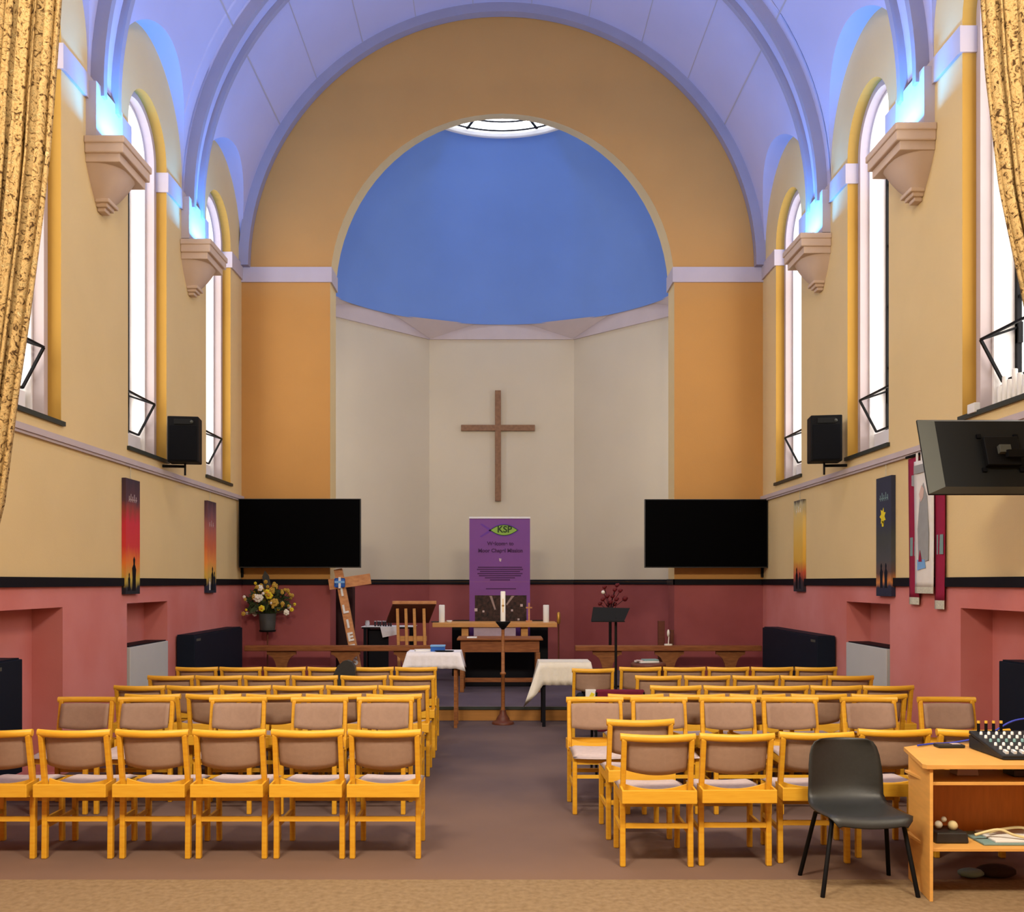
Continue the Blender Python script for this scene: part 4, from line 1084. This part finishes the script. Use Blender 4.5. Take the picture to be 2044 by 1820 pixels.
# thin stand with gold candle right of altar
a = P(1115, 1245, 14.75)
r = thing('processional_candle', 'gold topped candle on a thin dark pole right of the altar', 'candle', (a.x, 14.75, ZC))
b = MB(); b.tube([(0, 0, 0.02), (0, 0, a.z - ZC)], 0.012, 'darkwood'); b.build('pole', r)
b = MB(); b.lathe([(0.12, 0), (0.11, 0.02)], (0, 0, 0), 'darkwood', 16); b.build('foot', r)
b = MB(); b.lathe([(0.02, 0), (0.03, 0.03), (0.028, 0.17), (0.01, 0.19)], (0, 0, a.z - ZC), 'brass', 12); b.build('candle_holder', r)

# communion rails
def rail(x0, x1, posts, label):
    YK = 13.66; zt = P(0, 1288, YK).z; zb = P(0, 1299, YK).z
    r = thing('communion_rail', label, 'rail', ((x0 + x1) / 2, YK, ZC)); o = (x0 + x1) / 2
    b = MB(); b.lim(x0 - o, x1 - o, -0.06, 0.08, zb - ZC, zt - ZC, 'oakx', 0.01); b.build('top_rail', r)
    for p in posts:
        X = (p - CX) * YK / F - o; h = zb - ZC
        pts = [(-0.065, 0), (0.065, 0), (0.07, h - 0.26), (0.085, h - 0.19), (0.12, h - 0.11), (0.18, h - 0.06), (0.215, h - 0.05), (0.215, h), (-0.215, h), (-0.215, h - 0.05), (-0.18, h - 0.06), (-0.12, h - 0.11), (-0.085, h - 0.19), (-0.07, h - 0.26)]
        b = MB(); b.prism([(u + X, v_) for u, v_ in pts], 0.04, 'oak', lambda q, w_, t_: Vector((q, -0.01 + t_, w_))); b.build('bracket_post', r)
YK = 13.66
rail((489 - CX) * YK / F - 0.0, (866 - CX) * YK / F, (562, 690, 815), 'long oak communion rail on bracket posts, left half behind the chairs')
rail((1148 - CX) * YK / F, (1519 - CX) * YK / F, (1212, 1336, 1458), 'long oak communion rail on bracket posts, right half')

# tables with cloths before the step
def cloth_table(px0, px1, py, Y, dpt, drop, legm, label_t, label_c, m_, corner=False):
    a = P(px0, py, Y); c2 = P(px1, py, Y); cx = (a.x + c2.x) / 2; hw = (c2.x - a.x) / 2; zt = a.z
    r = thing('side_table', label_t, 'table', (cx, Y, 0))
    b = MB(); b.lim(-hw + 0.03, hw - 0.03, 0.03, dpt - 0.03, zt - 0.03, zt - 0.008, legm); b.build('table_top', r)
    for sx in (-1, 1):
        for yy in (0.05, dpt - 0.05):
            b = MB(); b.lim(sx * (hw - 0.06) - 0.02, sx * (hw - 0.06) + 0.02, yy - 0.02, yy + 0.02, 0, zt - 0.032, legm); b.build('leg', r)
    c = MB(); vs = []; NN = 24
    per = []
    for k in range(NN): per.append((-hw + 2 * hw * k / NN, 0))
    for k in range(12): per.append((hw, dpt * k / 12))
    for k in range(NN): per.append((hw - 2 * hw * k / NN, dpt))
    for k in range(12): per.append((-hw, dpt - dpt * k / 12))
    n = len(per)
    for lv in range(5):
        for k, (x, yy) in enumerate(per):
            q = lv / 4; dx = x / hw; dy = (yy - dpt / 2) / (dpt / 2)
            cn = max(0, abs(dx) - 0.86) / 0.14 * max(0, abs(dy) - 0.7) / 0.3
            out = 0.015 * q * (1 + 0.7 * math.sin(k * 1.7)) + 0.05 * q * cn
            dz = drop * q * (1 + (0.9 if (corner and dx < 0 and dy < 0) else 0.15) * cn)
            if corner and dx < -0.86 and dy < 0: out += 0.13 * q * cn
            vs.append(Vector((x + out * (1 if dx > 0 else -1) * (abs(dx) ** 6), yy + out * (1 if dy > 0 else -1) * (abs(dy) ** 6), zt - 0.002 - dz)))
    c.add(vs, [(l * n + k, l * n + (k + 1) % n, (l + 1) * n + (k + 1) % n, (l + 1) * n + k) for l in range(4) for k in range(n)], m_, True)
    c.add(vs[:n], [tuple(range(n))], m_)
    o = c.build('tablecloth', loc=(cx, Y, 0), fixn=False); q_ = o.modifiers.new('t', 'SOLIDIFY'); q_.thickness = 0.004; q_.offset = 1
    tag(o, label_c, 'tablecloth', 'white tablecloths')
    return cx, zt
cx, zt = cloth_table(812, 919, 1302, 11.05, 0.42, 0.19, 'oak', 'small wooden table under a white cloth left of the aisle', 'white cloth hanging over the small table left of the aisle', 'cloth')
r = thing('blue_box', 'bright blue box with pale lid on the white clothed table', 'box', (P(874, 1302, 11.2).x, 11.22, zt + 0.003))
b = MB(); b.lim(-0.085, 0.085, -0.06, 0.06, 0, 0.055, 'blue', 0.004); b.build('tray', r); b = MB(); b.lim(-0.09, 0.09, -0.065, 0.065, 0.056, 0.075, 'lightblue', 0.004); b.build('lid', r)
b = MB(); b.lathe([(0.09, 0), (0.11, 0.012), (0.10, 0.016)], (0, 0, 0), 'blackmetal', 20, (1.1, 0.4)); tag(b.build('black_plate', loc=(P(887, 1302, 11.1).x, 11.11, zt + 0.003)), 'flat black dish in front of the blue box', 'dish')
b = MB(); b.box((0, 0, 0.01), (0.2, 0.14, 0.02), 'paper', rot=Matrix.Rotation(0.2, 3, 'Z')); tag(b.build('white_booklets', loc=(P(845, 1300, 11.25).x, 11.24, zt + 0.003)), 'white booklets left of the blue box', 'booklet')
cloth_table(1076, 1180, 1322, 11.15, 0.45, 0.27, 'black', 'black legged table under an ivory cloth right of the aisle', 'ivory cloth with one long hanging corner on the table right of the aisle', 'ivory', True)
# cup table behind rail
YQ = 14.9
a = P(722, 1251, YQ); c2 = P(826, 1251, YQ); cx = (a.x + c2.x) / 2; hw = (c2.x - a.x) / 2; zt = a.z
r = thing('cup_table', 'black legged table behind the rail with trays of cups', 'table', (cx, YQ, ZC))
b = MB(); b.lim(-hw, hw, 0, 0.5, zt - ZC - 0.03, zt - ZC - 0.006, 'black'); b.build('table_top', r)
for sx in (-1, 1):
    for yy in (0.04, 0.46):
        b = MB(); b.lim(sx * (hw - 0.05) - 0.025, sx * (hw - 0.05) + 0.025, yy - 0.02, yy + 0.02, 0, zt - ZC - 0.032, 'black'); b.build('leg', r)
b = MB(); b.lim(-hw + 0.1, 0.0, 0.1, 0.12, 0.02, zt - ZC - 0.04, 'black'); b.build('front_board', r)
b = MB(); b.lim(-hw - 0.01, hw + 0.01, -0.01, 0.51, zt - ZC - 0.004, zt - ZC + 0.002, 'cloth')
b.prism([(-0.12, zt - ZC), (0.18, zt - ZC), (0.17, zt - ZC - 0.12), (-0.08, zt - ZC - 0.17)], 0.004, 'cloth', lambda q, w_, t_: Vector((q, -0.016 + t_, w_)))
o = b.build('tablecloth', loc=(cx, YQ, ZC)); tag(o, 'white cloth on the cup table behind the rail', 'tablecloth', 'white tablecloths')
for k in range(7):
    r = thing('small_cup', 'one of the small dark cups crowded on the white cloth behind the rail', 'cup', (P(749 + k * 5.2, 1250, YQ + .12).x, YQ + 0.12 + 0.05 * (k % 2), zt + 0.003), group='small dark cups behind the rail')
    b = MB(); b.lathe([(0.014, 0), (0.018, 0.075), (0.016, 0.075), (0.010, 0.01)], (0, 0, 0), 'cupdark', 10); b.build('bowl', r)
    b = MB(); b.lathe([(0.019, 0.076), (0.019, 0.088)], (0, 0, 0), 'glassy', 10); b.build('rim', r)
b = MB(); b.lathe([(0.03, 0), (0.04, 0.05), (0.03, 0.09), (0.034, 0.095)], (0, 0, 0), 'glassy', 14); tag(b.build('glass_jug', loc=(P(733, 1250, YQ + .1).x, YQ + 0.12, zt + 0.003)), 'pale glass jug at the left of the cups', 'jug')
# lectern
YLe = 14.3
r = thing('lectern', 'slatted wooden lectern with a sloping book board left of the altar', 'lectern', (P(826, 1200, YLe).x, YLe, ZC), rz=0.0)
zl = P(0, 1203, YLe).z - ZC
b = MB(); pts_top = [(-0.32, 0.0, zl), (0.34, 0.0, zl), (0.20, 0.42, zl - 0.30), (-0.48, 0.42, zl - 0.30)]
pts_bot = [(x, y, z - 0.03) for x, y, z in pts_top]
b.add([Vector(p) for p in pts_top + pts_bot], [(0, 1, 2, 3), (4, 5, 6, 7), (0, 1, 5, 4), (1, 2, 6, 5), (2, 3, 7, 6), (3, 0, 4, 7)], 'darkwood'); b.build('book_board', r)
b = MB(); b.lim(-0.33, 0.35, -0.02, 0.02, zl - 0.02, zl + 0.03, 'pine', 0.004); b.build('top_edge', r)
for k, x in enumerate((-0.25, -0.12, 0.01, 0.16)):
    b = MB(); b.bar((x + 0.02, 0.10, 0.0), (x - 0.01, 0.07, zl - 0.09), 0.045, 0.04, 'altarwood', bev=0.004); b.build('slat', r)
b = MB(); b.lim(-0.27, 0.19, 0.115, 0.145, 0.66, 0.74, 'altarwood'); b.lim(-0.3, 0.22, 0.0, 0.3, -0.0, 0.05, 'altarwood'); b.build('crosspiece', r)
# leaning cross with letters
r = thing('leaning_cross', 'rough wooden cross with white lettering leaning beside the left television', 'cross', (P(719, 1373, 13.86).x, 13.90, ZC))
top = P(674, 1138, 14.02); base = Vector(r.location)
top = Vector((P(675, 1136, 14.08).x, 14.08, P(675, 1136, 14.08).z)) - base
b = MB(); b.bar((0, 0, 0.02), top, 0.125, 0.07, 'pine', up=(0, 1, 0), bev=0.004); b.build('upright', r)
q = top.normalized()
cr = top * 0.885
b = MB(); b.bar(cr + Vector((-0.17, -0.02, -0.03)), cr + Vector((0.45, 0.02, 0.06)), 0.10, 0.16, 'pine', bev=0.004); b.build('crossbar', r)
ang = math.atan2(top.x, top.z)
nrm = Vector((0, -1, 0.14)).normalized()
for k, (ch, tt) in enumerate((('I', .80), ('L', .655), ('I', .53), ('E', .42), ('S', .22), ('E', .32))):
    o = text(ch, 0, 0, 0.17, 'paper', r, 0, name='letter', bold=0.008, conv=lambda a, b_: (0, 0))
    pp = top * tt + nrm * 0.048 + Vector((0, -0.008, 0)); o.location = pp; o.rotation_euler = (PI / 2 - 0.1, ang, 0)
    setlab(o, 'white painted letter')
b = MB(); c0 = cr + Vector((0.0, -0.085, 0.0))
b.box(c0, (0.16, 0.012, 0.14), 'blue', bev=0.02); b.box(c0 + Vector((0, -0.01, 0)), (0.035, 0.012, 0.17), 'paper'); b.box(c0 + Vector((0, -0.011, 0.01)), (0.15, 0.012, 0.035), 'lightblue'); setlab(b.build('emblem', r), 'blue and white cross emblem')
q0 = P(668, 1170, 15.1); q1 = P(704, 1170, 15.1)
r = thing('dark_panel', 'tall narrow dark panel behind the leaning cross', 'cupboard', ((q0.x + q1.x) / 2, 15.1, ZC)); hw = (q1.x - q0.x) / 2
b = MB(); b.lim(-hw, hw, 0, 0.25, 0, 1.50, 'darkred', 0.006); b.build('body', r)  # fills a dark gap of unknown make, its cupboard form is invented
b = MB(); b.lim(-hw + 0.02, hw - 0.02, -0.014, -0.001, 0.06, 1.46, 'darkred', 0.003); dd = b.build('door', r)
b = MB(); b.ball((hw - 0.05, -0.028, 0.8), 0.014, 'brass', 8); b.build('door_knob', dd)
# flower arrangement
YF = 13.96
a = P(534, 1258, YF); top = P(534, 1225, YF)
r = thing('flower_stand', 'thin dark pedestal stand under the flower pot', 'stand', (a.x, YF, ZC))
b = MB(); b.tube([(0, 0, 0), (0, 0, a.z - ZC - 0.02)], 0.012, 'darkwood'); b.build('stem', r)
b = MB()
for k in range(3): an = 2 * PI * k / 3 + 0.5; b.tube([(0, 0, 0.12), (0.13 * math.cos(an), 0.13 * math.sin(an), 0.0)], 0.008, 'darkwood')
b.build('feet', r)
b = MB(); b.lathe([(0.12, a.z - ZC - 0.02), (0.125, a.z - ZC + 0.005)], (0, 0, 0), 'blackmetal', 20); b.build('tray', r)
r = thing('flower_pot', 'grey pot on the pedestal by the left television', 'pot', (a.x, YF, a.z + 0.006)); hp = top.z - a.z
b = MB(); b.lathe([(0.11, 0), (0.13, hp), (0.12, hp), (0.10, hp - 0.04)], (0, 0, 0), 'pot', 20); b.build('body', r)
fl = thing('flower_arrangement', 'large arrangement of yellow and white flowers in the grey pot', 'flowers', (a.x, YF, a.z + hp + 0.012))
rnd = random.Random(3)
b = MB(); heads = []
for k in range(84):
    u = rnd.uniform(-0.33, 0.40); h = rnd.uniform(0.02, 0.5) * (1 - (u / 0.5) ** 2 * 0.6); yy = rnd.uniform(-0.16, 0.10)
    h += -0.04 if abs(u) > 0.2 else 0.0
    heads.append((u, yy, h))
    b.tube([(u * 0.15, yy * 0.2, 0.0), (u * 0.6, yy * 0.7, h * 0.6), (u, yy, h)], 0.004, 'leaf', 5)
b.build('stems', fl)
b = MB()
for k in range(110):
    u = rnd.uniform(-0.3, 0.3); h = 0.04 + rnd.uniform(0, 0.36) * (1 - (u / 0.5) ** 2); yy = rnd.uniform(-0.12, 0.10); an = rnd.uniform(0, 6.28)
    L = rnd.uniform(0.04, 0.09); d1 = Vector((math.cos(an), rnd.uniform(-.4, .4), math.sin(an))) * L; d2 = Vector((-math.sin(an), 0.3, math.cos(an))) * L * 0.28
    c0 = Vector((u, yy, h)); b.add([c0 - d1, c0 + d2, c0 + d1, c0 - d2], [(0, 1, 2, 3)], 'leaf')
tag(b.build('foliage', fl, fixn=False), kind='stuff')
for k, (u, yy, h) in enumerate(heads):
    m_ = ('whitep', 'yellow', 'goldp', 'whitep', 'goldp', 'whitep', 'yellow')[k % 7]
    if u > 0.12 and h > 0.2: m_ = 'goldp'
    rr = rnd.uniform(0.018, 0.032) if k > 12 else rnd.uniform(0.04, 0.058)
    if k < 12: u *= 0.5; h = 0.05 + h * 0.7; yy = -0.13
    b = MB()
    for p_ in range(6):
        an = 2 * PI * p_ / 6 + k; b.ball((u + rr * 0.6 * math.cos(an), yy, h + rr * 0.6 * math.sin(an)), rr * 0.55, m_, 6, (1, 0.5, 1))
    b.ball((u, yy - rr * 0.3, h), rr * 0.4, 'orangep' if m_ == 'yellow' else m_, 6)
    b.build('bloom', fl)
b = MB(); b.prism([(-0.05, 0.36), (0.05, 0.42), (0.02, 0.56), (-0.04, 0.64), (-0.08, 0.55)], 0.01, 'pot', lambda q, w_, t_: Vector((q, t_, w_))); b.build('dark_leaf', fl)
# music stand
YM = 9.35
a = P(1221, 1238, YM)
r = thing('music_stand', 'black music stand with a wide tilted desk beside the aisle', 'stand', (P(1230, 1238, YM).x, YM, 0))
ox_ = r.location.x
pts = [P(1180, 1239, YM), P(1246, 1239, YM), P(1260, 1214, YM), P(1186, 1212, YM)]
b = MB(); v4 = [Vector((p.x - ox_, 0 + (0.0 if i < 2 else 0.09), p.z)) for i, p in enumerate(pts)]; v8 = v4 + [v_ + Vector((0, 0.012, 0)) for v_ in v4]
b.add(v8, [(0, 1, 2, 3), (4, 5, 6, 7), (0, 1, 5, 4), (1, 2, 6, 5), (2, 3, 7, 6), (3, 0, 4, 7)], 'blackmetal'); b.build('desk', r)
b = MB(); b.lim(v4[0].x, v4[1].x, -0.05, 0.0, v4[0].z - 0.01, v4[0].z, 'blackmetal'); b.build('ledge', r)
b = MB(); b.tube([(0, 0.03, 0.1), (0, 0.03, v4[0].z + 0.03)], 0.013, 'blackmetal'); b.build('pole', r)
b = MB()
for k in range(3): an = 2 * PI * k / 3 + 0.5; b.tube([(0, 0.03, 0.16), (0.2 * math.cos(an), 0.03 + 0.2 * math.sin(an), 0.01)], 0.009, 'blackmetal')
b.build('feet', r)
# twiggy arrangement on its own black stand behind the rail
YW = 13.98
a = P(1218, 1232, YW)
r = thing('plant_stand', 'thin black pedestal behind the rail under the dark red flowers', 'stand', (a.x, YW, ZC))
b = MB(); b.tube([(0, 0, 0.0), (0, 0, a.z - ZC - 0.03)], 0.022, 'blackmetal'); b.build('pole', r)
b = MB(); b.lathe([(0.14, 0), (0.13, 0.02)], (0, 0, 0), 'blackmetal', 18); b.build('foot', r)
b = MB(); b.lathe([(0.05, a.z - ZC - 0.03), (0.17, a.z - ZC), (0.17, a.z - ZC + 0.01)], (0, 0, 0), 'blackmetal', 18); b.build('bowl', r)
fl = thing('red_flower_arrangement', 'dark red flowers on bare twigs above the black music stand', 'flowers', (a.x, YW, a.z + 0.011))
b = MB(); hd = []
for px, py in ((1207, 1172), (1232, 1168), (1226, 1177), (1237, 1179), (1211, 1190), (1202, 1196), (1198, 1205), (1222, 1190), (1248, 1195), (1217, 1202), (1229, 1196), (1214, 1207), (1227, 1206), (1205, 1182)):
    q = P(px, py, YW); d_ = (q.x - a.x, rnd.uniform(-.08, .06), q.z - a.z - 0.011); hd.append(d_)
    b.tube([(0, 0, 0), (d_[0] * 0.4, d_[1] * 0.4, d_[2] * 0.6), d_], 0.004, 'black', 5)
b.build('twigs', fl)
for k, d_ in enumerate(hd):
    b = MB(); rr = 0.031 if k != 8 else 0.042
    b.ball(d_, rr, 'redberry' if k != 13 else 'whitep', 8); b.ball((d_[0] + 0.02, d_[1], d_[2] + 0.012), rr * 0.7, 'redberry', 6); b.build('bloom', fl)
b = MB()
for k in range(26):
    an = 2 * PI * k / 26; b.ball((0.15 * math.cos(an), 0.12 * math.sin(an), 0.02 + 0.02 * (k % 3)), 0.035, 'leaf' if k % 5 else 'redberry', 6, (1.2, 1, 0.7))
tag(b.build('foliage', fl), kind='stuff')
# hymn board pieces behind right rail
for k, (x0, x1, y0, y1, lab) in enumerate(((1314, 1327, 1239, 1288, 'taller dark red wooden post behind the right rail'), (1338, 1345, 1257, 1288, 'shorter dark red wooden post behind the right rail'))):
    Yh = 14.0; q0 = P(x0, y0, Yh); q1 = P(x1, y1, Yh)
    b = MB(); b.lim(q0.x, q1.x, Yh, Yh + 0.06, ZC, q0.z, 'darkwood', 0.004); tag(b.build('wooden_post'), lab, 'post')
q = P(1332, 1280, 13.9)
b = MB(); b.ball((0, 0, 0.18), 0.035, 'whitep', 8, (0.6, 1, 1.6)); b.tube([(0, 0, 0.0), (0.01, 0, 0.16)], 0.008, 'whitep', 6); b.lathe([(0.06, 0), (0.06, 0.02)], (0, 0, 0), 'whitep', 12)
tag(b.build('white_lily', loc=(P(1334, 1285, 13.66).x, 13.66, P(0, 1288, 13.66).z + 0.001)), 'small white figure on the right rail between the posts', 'ornament')
# stool with papers
Ys = 11.15; q = P(1294, 1322, Ys)
r = thing('round_stool', 'dark red padded stool with papers in front of the right rail', 'stool', (q.x, Ys, 0))
b = MB(); b.lathe([(0.19, q.z - 0.07), (0.21, q.z - 0.05), (0.21, q.z - 0.015), (0.19, q.z)], (0, 0, 0), 'darkwood', 24); b.build('seat', r)
for k in range(4):
    an = 2 * PI * k / 4 + 0.78; b = MB(); b.tube([(0.13 * math.cos(an), 0.13 * math.sin(an), q.z - 0.07), (0.18 * math.cos(an), 0.18 * math.sin(an), 0)], 0.012, 'blackmetal'); b.build('leg', r)
b = MB(); b.box((0, 0, 0.012), (0.24, 0.18, 0.02), 'paper', rot=Matrix.Rotation(0.3, 3, 'Z')); b.box((-0.09, -0.04, 0.026), (0.10, 0.12, 0.008), 'spot', rot=Matrix.Rotation(-0.4, 3, 'Z')); b.box((0.04, 0.0, 0.03), (0.18, 0.14, 0.016), 'teal', rot=Matrix.Rotation(0.1, 3, 'Z'))
tag(b.build('paper_pile', loc=(q.x - 0.02, Ys, q.z + 0.001)), 'untidy white papers on the dark red stool', 'paper')
# maroon padded chair
r = thing('padded_chair', 'maroon padded chair with black frame by the aisle on the right', 'chair', (1.085, 8.50, 0))
b = MB(); b.box((0, -0.19, 0.655), (0.44, 0.04, 0.26), 'maroonfab', bev=0.018); b.build('backrest', r)
b = MB(); b.box((0, 0.02, 0.43), (0.42, 0.40, 0.06), 'maroonfab', bev=0.02); b.build('seat', r)
for sx in (-1, 1):
    b = MB(); b.tube([(sx * 0.21, -0.20, 0.76), (sx * 0.215, -0.19, 0.42), (sx * 0.215, -0.23, 0.0)], 0.012, 'blackmetal'); b.build('rear_leg', r)
    b = MB(); b.tube([(sx * 0.215, -0.18, 0.40), (sx * 0.215, 0.18, 0.40), (sx * 0.215, 0.21, 0.0)], 0.012, 'blackmetal'); b.build('front_leg', r)
# bags on the lone chair
r = thing('gift_bag', 'white and yellow paper bag in the book box of the lone end chair', 'bag', (P(1179, 1392, 9.89).x, 9.893, 0.4215))
b = MB(); b.box((0, 0, 0.09), (0.11, 0.05, 0.18), 'paper', bev=0.006); b.box((0.0, -0.027, 0.10), (0.04, 0.004, 0.10), 'yellow', rot=Matrix.Rotation(0.5, 3, 'Y')); b.build('bag_body', r)
b = MB(); b.ball((0, 0, 0.075), 0.075, 'navy', 10, (0.7, 0.5, 1)); tag(b.build('dark_bag', loc=(P(1158, 1392, 9.89).x, 9.895, 0.4215)), 'small dark bag left of the paper bag in the same book box', 'bag')
# round topped black case
Yk = 9.80; q0 = P(667, 1318, Yk); q1 = P(706, 1350, Yk); cxx = (q0.x + q1.x) / 2
zt = q0.z; hw = (q1.x - q0.x) / 2 + 0.015
pts = [(-hw * 0.8, 0.0), (hw * 0.8, 0.0), (hw, 0.3), (hw, zt - 0.20), (hw * 0.98, zt - 0.08), (hw * 0.7, zt - 0.02), (hw * 0.3, zt), (-hw * 0.1, zt - 0.01), (-hw * 0.6, zt - 0.06), (-hw * 0.95, zt - 0.15), (-hw, zt - 0.22), (-hw, 0.3)]
b = MB(); b.prism(pts, 0.10, 'blackplastic', lambda q, w_, t_: Vector((cxx + q, Yk + t_, w_))); tag(b.build('instrument_case'), 'black round-topped case standing between the last two left rows', 'case')

# ---------------------------------------------------------------- light
def area(name, loc, rot, sx, sy, e, col):
    L = bpy.data.lights.new(name, 'AREA'); L.shape = 'RECTANGLE'; L.size = sx; L.size_y = sy; L.energy = e; L.color = col
    o = bpy.data.objects.new(name, L); COL.objects.link(o); o.location = loc; o.rotation_euler = rot
    return o
WARM = (1.0, 0.88, 0.70)
area('hall_lamp', (-2.0, 1.5, 6.2), (math.radians(38), 0, 0), 1.6, 0.8, 330, WARM)
area('hall_lamp', (2.1, 1.5, 6.2), (math.radians(38), 0, 0), 1.6, 0.8, 330, WARM)
area('hall_lamp', (0.05, 7.3, 8.6), (math.radians(8), 0, 0), 2.4, 1.0, 90, WARM)
W = bpy.data.worlds.new('World'); S.world = W; W.use_nodes = True
W.node_tree.nodes['Background'].inputs[0].default_value = (0.8, 0.88, 1.0, 1); W.node_tree.nodes['Background'].inputs[1].default_value = 0.6

cam = bpy.data.cameras.new('Camera'); co = bpy.data.objects.new('Camera', cam); COL.objects.link(co)
co.location = (0, 0, CH); co.rotation_euler = (PI / 2, 0, 0)
cam.sensor_fit = 'HORIZONTAL'; cam.sensor_width = 36.0; cam.lens = F * 36.0 / 2044.0
cam.shift_x = (1022 - CX) / 2044.0; cam.shift_y = (HY - 910) / 2044.0
cam.clip_start = 0.05; cam.clip_end = 200
S.camera = co
S.view_settings.view_transform = 'Standard'; S.view_settings.look = 'None'
S.view_settings.gamma = 1.0; S.view_settings.use_curve_mapping = False; S.view_settings.exposure = 0.18
S.cycles.max_bounces = 5; S.cycles.diffuse_bounces = 3; S.cycles.glossy_bounces = 2
S.cycles.use_denoising = True
